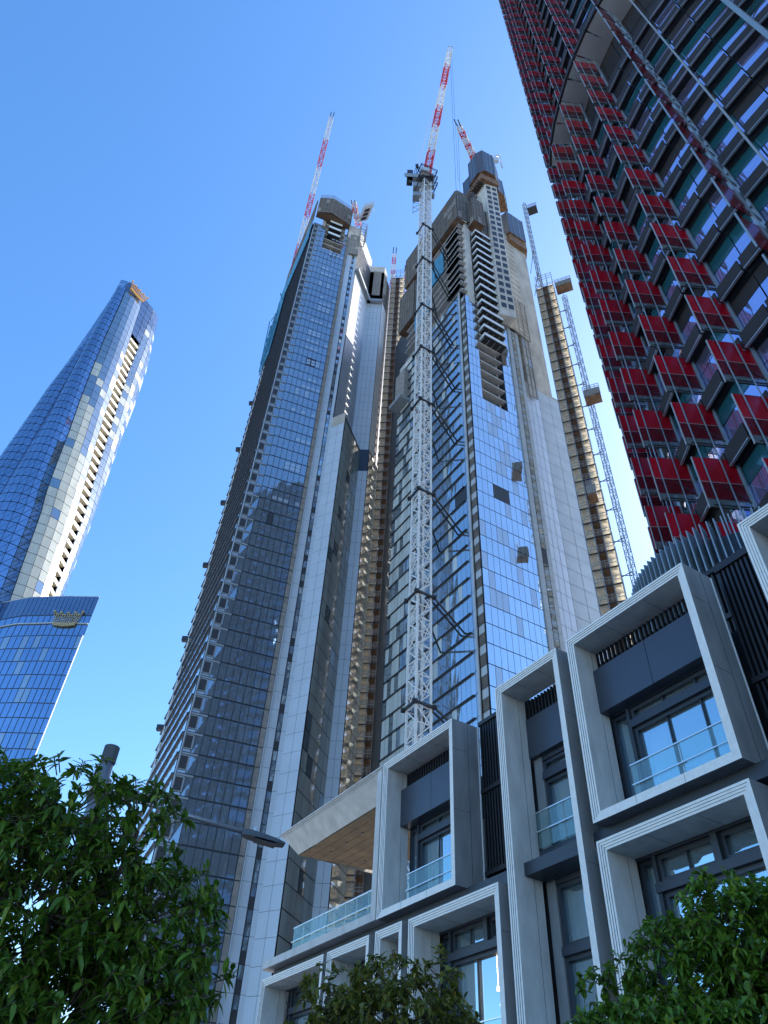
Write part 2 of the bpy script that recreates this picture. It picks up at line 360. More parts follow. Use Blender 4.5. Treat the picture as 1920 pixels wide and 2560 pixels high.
# ------------------------------------------------------------------ tower two: the taller corner tower right of the crane
C2 = pol(10.2, 85); U2 = dv(62); W2 = dv(-29.5)
def T(u, v=0): return C2 + U2 * u + W2 * v
t2 = thing('corner_tower', (C2.x, C2.y, 0), 'tallest tower under construction, sharp glass corner, open balconies and bare concrete cores on top', 'tower')
b = MB()
b.prism([T(0, 26.8), T(0, 1.9), T(.1, 1.9), T(.1, .0), T(2.7), T(8.64), T(14.4), T(14.4, 2), T(26, 34), T(8, 44)], 0, 115)  # unseen rear stretched far back to cast shade on the middle tower
b.prism([T(0, 26.8), T(0, 1.9), T(.1, 1.9), T(.1, .0), T(2.7), T(2.7, 4), T(8.64, 4), T(8.64), T(14.4), T(14.4, 2), T(26, 34), T(8, 44)], 115.01, 153)
b.prism([T(4, 26), T(4, 4), T(8.64, 4), T(8.64, 1), T(14.4, 1), T(14.4, 2), T(26, 34), T(8, 44)], 153.01, 196)
b.build('core_wall', M['line'], t2)
T2M = [M['glass_sky'], M['glass_pale'], M['glass_open'], M['glass_green'], M['mesh'], M['panel_g'], M['glass_blind']]
for k in range(5, 47):
    z = k * ST; b = MB(); zt = z + ST
    def lp(i):
        h = random.random()
        if k == 27 and i < 3: return 2
        return 1 if (h < .10) else (3 if h < .2 + .5 * (i > 10) else 0)
    def rp(i):
        if k == 27 and i in (3, 4, 5): return 2
        if i in (4, 5) and random.random() < .35: return 6
        return 1 if random.random() < .03 else 6 if random.random() < .12 else 0
    if z < 114: panes(b, T(0), T(11.2), z, zt, 10, rp, .06, .14, .12, .005)
    elif z < 152: panes(b, T(0), T(2.7), z, zt, 3, 0, .06, .14); b.build('window_band', T2M, t2); b = MB(); panes(b, T(8.7), T(11.2), z, zt, 2, 0, .06, .14)
    if z < 152: b.build('window_band', T2M, t2)
    if z < 157:
        b = MB(); panes(b, T(0, 26.8), T(0, 2.6), z, zt, 22, lambda i: lp(21 - i), .05, .14, .1, .006); band = b.build('side_glazing', T2M, t2)
        b = MB(); b.wallbox(T(0, 26.8), T(0, 3), zt - .1, zt + .05, .1, .36); b.build('sunshade', M['line'], band)
        b = MB(); panes(b, T(0, 2.5), T(0, 1.55), z, zt, 1, 6, .05, .1, .16); b.build('glass_wing', T2M, t2)
    if z < 152: b = MB(); panes(b, T(.05, 1.5), T(.05, .1), z, zt - 1.5, 1, 4, .1, .1, .1); panes(b, T(.05, 1.5), T(.05, .1), zt - 1.5, zt, 1, 5, .1, .1, .1); b.build('corner_glazing', T2M, t2)
    if z < 162:
        wz = T(12.45), T(13.45); b = MB()
        for j in range(3): panes(b, *wz, z + j * ST / 3, z + (j + 1) * ST / 3, 1, (2 if k == 24 else (6, 0, 1)[(j + k) % 3]), .06, .04)
        b.build('strip_window', T2M, t2)
b = MB()
clad(b, T(11.3), T(12.4), 10, 158, 1, ST); clad(b, T(13.5), T(14.4), 10, 158, 1, ST)
b.wallbox(T(11.22), T(11.3), 10, 158, .05, .35); b.wallbox(T(0, 1.9), T(0, 1.55), 10, 157, .16, .34)
b.build('cladding', M['panel_g'], t2)
b = MB(); CA, CB, CC = T(14.6, .6), T(18.8, 1.1), T(23.4, 1.15)
clad(b, CA, CB, 10, 133, 3, ST, 0, .09); CD = T(25.1, 1.2); clad(b, CB, CD, 10, 133, 2, ST, 1, .09)
b.prism([CA, CB, CD, CD + W2 * 6, CA + W2 * 6], 0, 134, 2); b.build('clad_core', [M['panel'], M['panel_g'], M['conc']], t2)
b = MB(); b.prism([CA + W2 * .1, CB + W2 * .1, CC + W2 * .2, CC + W2 * 7 + U2 * 1, CA + W2 * 7], 134.01, 205)
for i in range(26): b.wallbox(CA, CB, 134 + i * 2.7, 134.06 + i * 2.7, -.1, .03, 1)
b.build('concrete_core', [M['conc'], M['slab']], t2)
b = MB()                                     # tall pale core; shade of its square recesses painted as flat dark squares
QA, QB = pol(15.2, 88.5), pol(17.3, 90.4); QL = QA + W2 * 11; zq0, zq1 = 150, 226
b.prism([QL, QA, QB, QB + W2 * 11], zq0, zq1, 0)
dq = QB - QA
for k in range(22):
    z = zq0 + 3 + k * 3.3
    b.wallbox(QA, QB, z - .3, z, .01, .1, 0)
    for a0, a1 in ((.12, .46), (.58, .92)): b.wallbox(QA + dq * a0, QA + dq * a1, z + .3, z + 2.3, 0, .04, 1)
    b.wallbox(QL.lerp(QA, .5), QL.lerp(QA, .68), z + .3, z + 2.6, 0, .04, 1)
b.build('square_recess_core', [M['conc_l'], M['glass_open']], t2)
# slabs of the storeys not yet glazed
for k in range(35, 47):
    z = k * ST; b = MB(); b.wallbox(T(2.7), T(8.64), z - .35, z, -4, .05)
    for u in (3.6, 7.9): b.bar(up_(T(u, 1), z), up_(T(u, 1), z + ST - .35), .22)
    b.build('floor_slab', M['slab'], t2)
for k in range(47, 58):
    z = k * ST; b = MB(); e = .3 + (k % 4 == 0) * .3
    b.wallbox(T(0, 24), T(0, 1.2), z - .32, z, -5, e); b.wallbox(T(-e, 1.2), T(2.2, 1.2), z - .32, z, -5, .9)
    for v in (2, 6, 10, 15): b.bar(up_(T(.6, v), z), up_(T(.6, v), z + ST - .3), .3)
    for zz in (.5, 1.1): b.bar(up_(T(-.2, 20), z + zz), up_(T(-.2, 1), z + zz), .05); b.bar(up_(T(-.2, 1), z + zz), up_(T(2.2, .4), z + zz), .05)
    b.build('floor_slab', M['slab'], t2)
    if k < 57:
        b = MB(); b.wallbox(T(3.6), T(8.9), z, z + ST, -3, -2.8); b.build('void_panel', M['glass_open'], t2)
b = MB(); b.wallbox(T(1.2), T(2.6), 152, 193, -1.5, .25); b.build('corner_column', M['conc_l'], t2)
b = MB(); b.bar(up_(T(9.2, -.3), 150), up_(T(9.2, -.3), 189), .3, .3); b.build('edge_post', M['cream'], t2)
for i in range(15):
    z = 137.5 + i * 3.5; b = MB()
    b.wallbox(T(3.2), T(8.9), z, z + .25, 0, 1.9, 1); b.wallbox(T(3.2), T(8.9), z + .25, z + 1.25, 1.75, 1.9, 0)
    b.wallbox(T(3.2, -1.75), T(3.2, 0) + U2 * .01, z + .25, z + 1.25, -.05, .05, 0)
    for u in (3.3, 4.7, 6.1, 7.5, 8.8): b.bar(up_(T(u, -1.5), z + .1), up_(T(u, 0), z + .1), .12, .5, 2)
    b.build('balcony', [M['crane_w'], M['steel_d'], M['steel']], t2)
b = MB()                                     # brown climbing screens round the upper storeys
screen(b, T(-1.2, 24), T(-1.2, -.6), 192, 208.5, 13, 0, 1, .3, 4); screen(b, T(-1.2, -.6), T(2.0, -.8), 192, 208.5, 3, 0, 1, .3, 3)
b.q(up_(T(-1.2, 24), 192), up_(T(-1.2, -.6), 192), up_(T(2, -.6), 192), up_(T(2, 24), 192), mi=2)
screen(b, T(2.4, -.2), T(2.4, -2.8), 190, 204, 2, 0, 1, .2, 3); screen(b, T(2.4, -2.8), T(5.6, -2.8), 190, 204, 3, 0, 1, .2, 3)
b.q(up_(T(2.2, 0), 190), up_(T(2.2, -3), 190), up_(T(5.6, -3), 190), up_(T(5.6, 0), 190), mi=2)
for z in (205, 206, 207, 208): b.bar(up_(T(2.4, -2.8), z), up_(T(5.6, -2.8), z), .1, .1, 3); b.bar(up_(T(2.4, -.2), z), up_(T(2.4, -2.8), z), .1, .1, 3)
screen(b, T(5.6, -1.4), T(9.6, -1.2), 186, 204, 5, 0, 1, .2, 4)
b.build('climbing_screen', [M['mesh'], M['mesh_g'], M['ply'], M['steel']], t2)
b = MB(); screen(b, T(-1.0, 26.5), T(-1.0, 19.5), 172, 190, 6, 0, 1, .3, 3); screen(b, T(-1.0, 19.5), T(1, 19.5), 172, 190, 2, 0, 1, .3, 3)
b.q(up_(T(-1, 26.5), 172), up_(T(-1, 19.5), 172), up_(T(1, 19.5), 172), up_(T(1, 26.5), 172), mi=2); b.build('side_screen', [M['mesh'], M['mesh_g'], M['ply']], t2)
b = MB(); b.wallbox(T(0, 26.5), T(0, 22.5), 140, 152, .2, 1.3, 0); b.wallbox(T(0, 26.8), T(0, 22), 139, 140, .2, 2.6, 1); b.build('loading_platform', [M['mesh_g'], M['steel']], t2)
b = MB(); b.wallbox(T(0, 14), T(0, 7), 176, 187, .4, .55); b.wallbox(T(0, 20), T(0, 13), 165, 175, .4, .55); b.build('debris_net', M['net'], t2)
b = MB(); screen(b, T(9.6, -.2), T(13.2, -.5), 150, 166, 3, 0, 1, .2, 9); screen(b, T(13.2, -.5), T(18.2, .3), 150, 166, 3, 0, 1, .2, 9)
b.build('concrete_screen', [M['conc'], M['conc']], t2)
b = MB(); screen(b, T(15.4, .2), T(17.6, .4), 128, 150, 2, 0, 1, .2, 6); b.build('side_mesh', [M['conc'], M['steel']], t2)
def jump(name, poly, z0, z1, mull):
    b = MB(); b.prism(poly, z0, z1, 0, 2)
    for i in range(len(poly)):
        p_, q_ = poly[i], poly[(i + 1) % len(poly)]; n = max(1, int((q_ - p_).length / mull))
        for j in range(n + 1): a = p_.lerp(q_, j / n); b.bar(up_(a, z0), up_(a, z1 + .4), .16, .16, 1)
        b.bar(up_(p_, z1), up_(q_, z1), .12, .12, 1)
    b.build(name, [M['form'], M['col_steel'], M['ply']], t2)
qn = nrm(QA, QB)
def wp(a, r_): return pol(a, r_)
jump('formwork_box', [wp(12.5, 89.6), wp(14.1, 86.8), wp(15.5, 86.2), wp(17.4, 88.6), wp(17.8, 93.5), wp(13.4, 94.6)], 226.5, 242, 1.2)
jump('formwork_box', [wp(11.2, 93.2), wp(12.4, 91.4), wp(13.4, 92.6), wp(12.8, 97.4)], 224.5, 237, 1.4)
jump('formwork_box', [wp(9.7, 99), wp(11.7, 95.5), wp(12.2, 99), wp(11, 103)], 219, 228, 1.5)
jump('formwork_box', [wp(17.5, 91), wp(18.4, 93), wp(18.6, 98), wp(17.2, 98)], 222, 232, 1.5)
jump('formwork_box', [CA + U2 * 2.4 - W2 * 1.0, CC + U2 * -.6 - W2 * 1.4, CC + U2 * 1.6 + W2 * 1, CC + W2 * 8 + U2 * 2, CA + W2 * 8], 205, 218, 1.6)
b = MB(); b.prism([QA + qn * 1.0 - U2 * 1.5, QB + qn * .8 + U2 * .5, QB + W2 * 8 + U2 * .6, QL - U2 * 1.6], 222.5, 225.9)
for i in range(16): a = QA.lerp(QL, i / 15); b.bar(up_(a, 221.5) - U2 * 2.6, up_(a, 221.5) - U2 * .2, .25, .5, 1)
b.build('timber_deck', [M['ply'], M['steel_d']], t2)
b = MB(); b.prism([CA + U2 * 2.8 - W2 * .6, CC - U2 * .2 - W2 * 1, CC + U2 * 1.2 + W2 * 1, CC + W2 * 7 + U2, CA + W2 * 7], 201, 204.9); b.build('timber_deck', M['ply'], t2)

# ------------------------------------------------------------------ hoist towers: a stack of landings, one per storey
def hoist_tower(az0, az1, r, dr, top, label, lit, n0=2):
    c = pol((az0 + az1) / 2, r); d = dv(dr); p = onaz(az0, c, d); q = onaz(az1, c, d); L = (q - p).length; n = nrm(p, q); dd = (q - p).normalized()
    t = thing('hoist_tower', (c.x, c.y, 0), label, 'scaffold')
    k1 = int(top / ST); first = None
    for k in range(n0, k1):
        if first is None:
            b = MB(); z = 0
            def P(u, o, zz): return p + dd * (u * L) + n * o + V((0, 0, zz))
            for u0, u1, mi in ((0, .35, 0), (.35, .68, 1), (.68, 1, 0)): b.box(P(u0, -2.5, 0), dd * L * (u1 - u0), n * 2.7, (0, 0, .05), mi)
            b.bar(P(0, .2, .1), P(1, .2, .1), .16, .2, 3); b.bar(P(0, -2.4, .1), P(1, -2.4, .1), .16, .2, 3)
            b.box(P(.36, -1.2, .25), dd * L * .3, n * .12, (0, 0, 2.7), 1)
            for u0, u1 in ((.03, .33), (.69, .97)): b.box(P(u0, -1.0, .5), dd * L * (u1 - u0), n * .08, (0, 0, 2.1), 0)
            b.box(P(.02, -1.3, .3), dd * .04, n * 1.3, (0, 0, 1.6), 0); b.box(P(.95, -1.0, .25), dd * .06, n * 1.2, (0, 0, 2.1), 0)
            for u in (0, .35, .68, 1): b.bar(P(u, .2, 0), P(u, .2, ST), .13, .13, 2); b.bar(P(u, -2.4, 0), P(u, -2.4, ST), .13, .13, 2)
            for zz in (1.0, 1.6): b.bar(P(0, .25, zz), P(1, .25, zz), .06, .06, 2)
            b.bar(P(0, .25, 0), P(.35, .25, ST), .06, .06, 2); b.bar(P(1, .2, 0), P(1, -2.4, ST), .08, .08, 2); b.bar(P(.51, -1.05, .4), P(.51, -1.05, 2.8), .08, .05, 2); b.bar(P(.38, -1.05, 1.6), P(.64, -1.05, 1.6), .08, .05, 2)
            o = first = b.build('landing', [M['tray'] if lit else M['mesh_g'], M['rust'], M['steel'], M['steel_d']], t)
            base = o.location.copy()
        else:
            o = first.copy(); COL.objects.link(o); o.parent = t
        o.location = base + V((0, 0, k * ST))
    b = MB(); b.prism([p - n * 2.7, q - n * 2.7, q - n * 2.8, p - n * 2.8], 0, top); b.build('back_mesh', M['mesh_t'] if lit else M['mesh'], t)
    b = MB()
    for u in (.1, .4, .7, 1): b.bar(p + dd * u * L + V((0, 0, top - 2)), p + dd * u * L + V((0, 0, top + 3)), .1)
    for zz in (.6, 1.6, 2.6): b.bar(p + V((0, 0, top + zz)), q + V((0, 0, top + zz)), .08)
    b.build('handrail', M['steel'], t)
    return t, p, q
hoist_tower(-1.15, .85, 127, 96, 245, 'brown scaffold hoist tower squeezed between the two big construction towers', True)
h2, hp, hq = hoist_tower(20.7, 23.2, 93, 115, 168, 'column of cream and brown hoist landings on the far right of the corner tower', True)
def hoist_mast(name, p, z0, z1, wd, label, ties=None):
    t = thing(name, (p.x, p.y, z0), label, 'hoist mast'); b = MB()
    n = int((z1 - z0) / 1.5); lattice(b, up_(p, z0), up_(p, z1), wd, n, .1, .07); b.build('mast', M['col_steel'], t)
    if ties:
        for z in ties[1]:
            b = MB(); b.bar(up_(p, z), up_(ties[0], z + .3), .1); b.bar(up_(p, z) + V((0, 0, .8)), up_(ties[0], z), .1); b.build('tie', M['steel_d'], t)
    return t
hoist_mast('hoist_mast', pol(24.3, 93), 0, zel(59.3, 93), .75, 'long thin lattice hoist mast standing free beside the cream hoist landings', (hq, range(12, 155, 7)))
hoist_mast('hoist_mast', pol(21.5, 96), 150, zel(66.2, 96), .7, 'short lattice mast climbing beside the top of the bare concrete core', (CC + U2 * .5, (178, 190)))
def hoist_car(p, z, wx, label, deck):
    t = thing('hoist_car', (p.x, p.y, z), label, 'hoist'); b = MB(); d = dv(115); n = dv(205); o = up_(p, z) - d * wx / 2
    b.box(o, d * wx, n * 1.8, (0, 0, .9 if deck else 2.2), 0); b.build('cage', M['steel_d'] if deck else M['mesh_g'], t)
    b = MB()
    for zz in ((1.4, 2.0, 2.6) if deck else (2.6, 3.2)): b.bar(o + n * 1.8 + V((0, 0, zz)), o + d * wx + n * 1.8 + V((0, 0, zz)), .09)
    for i in range(5): b.bar(o + d * wx * i / 4 + n * 1.8, o + d * wx * i / 4 + n * 1.8 + V((0, 0, 3.2 if not deck else 2.6)), .08)
    b.build('guard_rail', M['steel'], t)
    b = MB(); b.box(o + V((0, 0, -.5)), d * wx, n * 2.1, (0, 0, .45)); b.build('floor', M['ply'] if not deck else M['steel_d'], t)
hoist_car(pol(22.7, 95), zel(65.4, 95), 2.6, 'dark railed platform clamped to the short mast by the concrete core', True)
hoist_car(pol(24.6, 92), zel(59.6, 92), 3.6, 'pale hoist cage with plywood floor at the head of the long mast', False)
hoist_car(pol(24.7, 92), zel(51.3, 92), 3.0, 'railed hoist car stopped halfway up the long free-standing mast', False)
hoist_car(pol(22.3, 91), zel(44.2, 91), 1.4, 'small grey hoist car travelling on the cream landing column', False)

# ------------------------------------------------------------------ cranes
band_rw = lambda t: 1 if int(t * 6.0) % 2 == 1 else 0
tc = thing('tower_crane', (*pol(4.05, 80)[:2], 0), 'white lattice tower crane with red and white jib standing between the two glass towers', 'crane')
mp_ = pol(4.05, 80); MZ = zel(68.6, 80); MW = 2.1; mref = (math.sin(R(62)), math.cos(R(62)), 0)
b = MB(); lattice(b, up_(mp_, 0), up_(mp_, MZ), MW, 96, .26, .12, ref=dv(62)); b.build('mast', M['crane_w'], tc)
b = MB(); b.bar(up_(mp_, 0) + dv(20) * .2, up_(mp_, MZ) + dv(20) * .2, .16); 
for i in range(70): b.bar(up_(mp_, i * 2.9) + dv(62) * -.3, up_(mp_, i * 2.9 + 2.9) + dv(62) * .3, .35, .06)
b.build('ladder', M['steel'], tc)
for el in (65.6, 63.3, 60.0, 56.9, 53.0, 46.1, 38.2, 30.0):
    z = zel(el, 79.3); b = MB(); k = MW / 2 + .3
    cs = [up_(mp_, z) + dv(62) * k * a + dv(-28) * k * c for a, c in ((-1, -1), (1, -1), (1, 1), (-1, 1))]
    for i in range(4): b.bar(cs[i] - (cs[(i + 1) % 4] - cs[i]) * .15, cs[(i + 1) % 4] + (cs[(i + 1) % 4] - cs[i]) * .12, .26, .3)
    for c in cs: b.box(c - V((.27, .27, .22)), (.54, 0, 0), (0, .54, 0), (0, 0, .44))
    col = b.build('tie_collar', M['steel_d'], tc)
    for st, v in ((cs[1], 4.6), (cs[1] * .5 + cs[0] * .5, 5.4), (cs[2], 10.6)):
        b = MB(); b.tube(st, up_(T(-.1, v), z + .4), .15, n=6); b.build('strut', M['steel_d'], col)
b = MB()
b.box(up_(mp_, MZ) - V((1.9, 1.9, 0)), (3.8, 0, 0), (0, 3.8, 0), (0, 0, .5), 1); b.tube(up_(mp_, MZ + .5), up_(mp_, MZ + 2), 1.2, n=16, mi=2)
for zz in (MZ - 4, MZ, MZ + 4.5):
    for i in range(4):
        a = R(45 + 90 * i + 20); a2 = a + R(90); p_ = up_(mp_, zz) + V((math.cos(a), math.sin(a), 0)) * 3.4; q_ = up_(mp_, zz) + V((math.cos(a2), math.sin(a2), 0)) * 3.4
        gr_ = gr_ if i else MB()
        for h in (0, .6, 1.2): gr_.bar(p_ + V((0, 0, h)), q_ + V((0, 0, h)), .09, .09)
        gr_.bar(p_, p_ + V((0, 0, 1.3)), .1, .1); gr_.bar(p_, up_(mp_, zz), .1)
        if i == 3: gr_.build('guard_rail', M['steel_d'], tc)
b.build('slewing_platform', [M['steel'], M['steel_d'], M['crane_r']], tc)
b = MB()
for i in range(3):
    for j in range(2):
        a = up_(mp_, MZ - 15 + i * 3) + dv(-60) * (1.4 + j * 2.2); b.bar(a, a + V((0, 0, 3)) , .12); b.bar(a, a + dv(-60) * 2.2 * (1 - j), .12); b.bar(a, a + V((0, 0, 3)) + dv(-60) * 2.2 * (1 - j), .08)
b.build('access_cage', M['steel'], tc)
b = MB()
for zz, h in ((MZ - 9, 5), (MZ - 3, 6), (MZ + 3, 4)):
    c = up_(mp_, zz) + dv(-75) * 2.2; b.box(c - V((1.2, .9, 0)), (2.2, 0, 0), (0, 1.8, 0), (0, 0, h * .45)); c = up_(mp_, zz + 1) + dv(80) * 1.7; b.box(c - V((.5, .6, 0)), (1.2, 0, 0), (0, 1.2, 0), (0, 0, h * .35))
b.build('winch_housing', M['steel'], tc)
mback = dv(-165)
b = MB(); b.box(up_(mp_, MZ + 2) - dv(62) * 1.7 + dv(-75) * .2, dv(62) * 3.2, dv(-90) * 4.2, (0, 0, 2.2)); b.box(up_(mp_, MZ + 2) + dv(-80) * 3.4 - V((.2, 1.2, 0)), (-1.6, 0, 0), (0, 2.4, 0), (0, 0, 5), 1)
b.box(up_(mp_, MZ + 4.2) + V((-1.6, -1.8, 0)), (2.6, 0, 0), (0, 2.6, 0), (0, 0, 2.2), 2)
for i in range(5): b.bar(up_(mp_, MZ + 1 + i) + dv(-85) * 4.6, up_(mp_, MZ + 1 + i) + dv(-85) * 1, .1)
b.build('machinery_deck', [M['steel'], M['steel_d'], M['glass_green']], tc)
b = MB(); af = up_(mp_, MZ + 14) + dv(-70) * 2.6
for a in (-1, 1): b.bar(up_(mp_, MZ + 2) + dv(10) * a, af + dv(10) * a * .4, .22); b.bar(up_(mp_, MZ + 2) + dv(-80) * 3.5 + dv(10) * a, af + dv(10) * a * .4, .18)
b.tube(af - dv(10) * .5, af + dv(10) * .5, .45, n=10); b.build('a_frame', M['steel_d'], tc)
jb = up_(mp_, MZ + 4.5) + dv(62) * .2
d_ = V((math.sin(R(10.35)) * math.cos(R(76.5)), math.cos(R(10.35)) * math.cos(R(76.5)), math.sin(R(76.5)))); jt = EYE + d_ * 287
b = MB(); lattice(b, jb, jt, 1.8, 40, .22, .11, wtop=1.4, pick=band_rw)
b.build('jib', [M['crane_r'], M['crane_w']], tc)
b = MB()
for a in (-.6, .6): b.bar(jt + V((a, 0, 0)), jt + (jt - jb).normalized() * 2.6 + V((a * 1.3, 0, 0)), .12)
b.bar(jt + (jt - jb).normalized() * 2.4 - V((.9, 0, 0)), jt + (jt - jb).normalized() * 2.4 + V((.9, 0, 0)), .12); b.build('jib_head', M['steel'], tc)
b = MB(); b.bar(jt, jt - V((0, 0, 150)) + V((0, 5, 0)), .06); b.bar(jt + V((.5, 0, 0)), jt - V((-.9, -5, 95)), .045); b.build('hoist_rope', M['steel_d'], tc)
b = MB(); b.bar(af, jb.lerp(jt, .62) + dv(-80) * 1.0, .09); b.bar(af + dv(10) * .5, jb.lerp(jt, .62) + dv(-80) * 1.0, .09); b.build('luffing_rope', M['crane_w'], tc)

def jib_crane(name, base, tip, wd, label, n, top=None, rope=True):
    t = thing(name, tuple(base), label, 'crane'); b = MB(); lattice(b, base, tip, wd, n, .26, .14, wtop=wd * .75, pick=band_rw); b.build('jib', [M['crane_r'], M['crane_w']], t)
    d = (tip - base).normalized(); b = MB()
    for a in (-.55, .55): b.bar(tip + V((a, 0, 0)), tip + d * 2.4 + V((a, 0, 0)), .3)
    b.build('jib_head', M['steel_d'], t)
    if rope: b = MB(); b.bar(tip + d, tip + V((-1, 6, -110)), .06); b.build('hoist_rope', M['steel_d'], t)
    return t
def sph(az, el, Rr): return EYE + V((math.sin(R(az)) * math.cos(R(el)), math.cos(R(az)) * math.cos(R(el)), math.sin(R(el)))) * Rr
p_ = sph(-16.25, 61.0, 285); c1 = jib_crane('luffing_crane', p_, sph(-16.95, 71.6, 315), 1.9, 'red and white luffing jib rising behind the left edge of the middle tower', 34)
b = MB(); lattice(b, up_(p_, 60), p_, 2, 60, .2, .1); b.build('mast', M['crane_w'], c1)
p_ = sph(-7.6, 65.5, 276); c2 = jib_crane('luffing_crane', p_, sph(-9.0, 66.75, 262), 1.7, 'short foreshortened red and white jib above the concrete top of the middle tower', 10, rope=False)
b = MB(); q_ = sph(-6.6, 65.4, 272); lattice(b, up_(q_, 236), q_, 2, 6, .2, .1, 0); b.build('mast', M['steel'], c2)
b = MB(); dx = (sph(-6.0, 66.3, 272) - q_); b.box(q_ - V((2.2, 1.2, 0)), dx * 1.25, V((3.4, -1.0, .2)), V((0, 0, 2.4)), 0)
for i in range(3): b.box(q_ + dx * (.15 + .32 * i) - V((1.4, 1.3, .12)), dx * .24, V((1.7, -.5, .1)), V((0, 0, .1)), 1)
b.build('counter_jib', [M['panel'], M['steel_d']], c2)
b = MB()
for a in (-.8, .8): b.bar(q_ + dx * .6 + V((a, 0, 2)), sph(-6.15, 67.0, 276) + V((a * .6, 0, 0)), .3); b.bar(q_ + dx * 1.1 + V((a * 2, 0, 1)), sph(-6.15, 67.0, 276) + V((a * .6, 0, 0)), .12)
for i in range(4): b.bar(sph(-6.15, 66.4 + i * .18, 274) - V((.7, 0, 0)), sph(-6.15, 66.4 + i * .18, 274) + V((.7, 0, 0)), .14)
b.build('a_frame', M['panel'], c2)
p_ = sph(13.8, 69.85, 262); c3 = jib_crane('luffing_crane', p_, sph(11.3, 72.0, 256), 1.8, 'red and white jib leaning left above the dark formwork box of the corner tower', 16)
b = MB(); lattice(b, up_(p_, 226), p_, 2, 8, .2, .1); b.build('mast', M['crane_w'], c3)
b = MB(); q_ = sph(17.4, 69.6, 262); b.bar(q_, q_ + V((2.4, .5, 5)), .5); b.bar(q_ + V((2.4, .5, 5)), q_ + V((2.6, 0, -7)), .4); b.box(q_ + V((.4, 0, -1)), (1.5, 0, 0), (0, 1, 0), (0, 0, 3)); b.bar(q_ + V((2.4, .5, 5)), up_(p_, 250), .08); b.build('counter_jib', M['panel'], c3)
# two far jibs peeking over the scaffold tower
for az, e0, e1, lab in ((-1.0, 61.5, 63.8, 'tiny red jib tip peeking over the brown scaffold hoist tower'), (1.1, 60.0, 62.6, 'tiny pale jib tip left of the white crane mast, beside the scaffold tower')):
    jib_crane('luffing_crane', sph(az, e0, 300), sph(az + .05, e1, 300), 1.6, lab, 10, rope=False)

# ------------------------------------------------------------------ the leaning petal tower far left
import bisect
def interp(tab, x):
    xs = [t[0] for t in tab]
    if x <= xs[0]: i = 0
    elif x >= xs[-1]: i = len(xs) - 2
    else: i = bisect.bisect(xs, x) - 1
    (a, b_), (c, d) = tab[i], tab[i + 1]; return b_ + (d - b_) * (x - a) / (c - a)
CR = {  # elevation -> azimuth of each vertical edge, and the edge's distance
    'L': ([(20, -38.4), (38, -37.5), (40.4, -37.4), (43.1, -37.2), (46.3, -37.0), (49, -36.5), (51.1, -36.2), (52.9, -36.0), (54.4, -36.0)], 195),
    'G': ([(20, -35.6), (38.1, -35.8), (41.1, -35.8), (44.5, -35.8), (48.2, -35.9), (50.9, -36.0), (54.4, -35.85)], 190),
    'Rg': ([(20, -29.6), (31.9, -31.3), (37.9, -32.2), (39.8, -32.7), (44.2, -33.4), (46.5, -33.9), (50.9, -34.7), (53.8, -35.1), (55.5, -35.5)], 186),
    'B': ([(20, -26.9), (32.9, -28.8), (39.1, -29.6), (41.9, -30.2), (46.3, -31.2), (49.7, -31.8), (55, -33.2)], 189),
    'D': ([(20, -26.4), (33, -28.4), (39.3, -28.9), (41.7, -29.4), (45.7, -30.1), (49.5, -30.9), (54.9, -31.6)], 191.5),
    'E': ([(20, -27.2), (33, -27.9), (39.9, -28.15), (44.3, -28.6), (47.9, -28.9), (51, -29.4), (53.7, -30.6)], 199)}
def cpt(key, z):
    tab, r = CR[key]; el = math.degrees(math.atan2(z - EYE.z, r)); return pol(interp(tab, el), r, z)
ZC = 271.0; zc0 = 80.0; NF = 54; dz = (ZC - zc0) / NF
cr = thing('petal_tower', (*pol(-33, 195)[:2], 0), 'leaning curved glass skyscraper with a gold crown sign near its rounded top, far left', 'tower')
b = MB()
keys = ['L', 'G', 'Rg', 'B', 'D', 'E']
def ring(z):
    pts = [cpt(k, z) for k in keys]; n = [nrm(pts[i], pts[i + 1]) for i in range(5)]
    back = [pts[5] + dv(-33) * 16, pts[5] + dv(-40) * 36, pts[0] + dv(-35) * 24]
    return pts + back
rows = [ring(zc0 + dz * i) for i in range(NF + 1)]
for i in range(NF):
    for j in range(9):
        if j == 3 and i < 47: continue
        a, c = rows[i], rows[i + 1]; k = (j + 1) % 9; b.q(a[j], a[k], c[k], c[j])
b.q(*rows[-1]); b.prism([p for p in ring(zc0)], 0, zc0); b.build('core_wall', M['line_b'], cr)
def surf(kA, kB, t, z, bulge):
    a = cpt(kA, z); c = cpt(kB, z); n = nrm(a, c); return a.lerp(c, t) + n * (bulge * 4 * t * (1 - t) + .25)
def patch(kA, kB, cols, z0, z1, mis, inset=.13, tri=False, bulge=0, mb=None, shift=0):
    A_ = [surf(kA, kB, i / cols, z0, bulge) for i in range(cols + 1)]; B_ = [surf(kA, kB, i / cols, z1, bulge) for i in range(cols + 1)]
    for i in range(cols):
        quads = [(A_[i], A_[i + 1], B_[i + 1], B_[i])]
        if tri: quads = [(A_[i], A_[i + 1], B_[i + 1]), (A_[i], B_[i + 1], B_[i])]
        for qd in quads:
            c = sum(qd, V()) / len(qd); pts = []
            for p in qd:
                d = (c - p); pts.append(p + d * min(.3, inset / max(d.length, .1) * 1.35) + V((random.gauss(0, .01), random.gauss(0, .01), 0)))
            mb.q(*pts, mi=mis(i) if callable(mis) else mis)
CM = [M['glass_blue'], M['glass_crown'], M['glass_crown2'], M['glass_deep']]
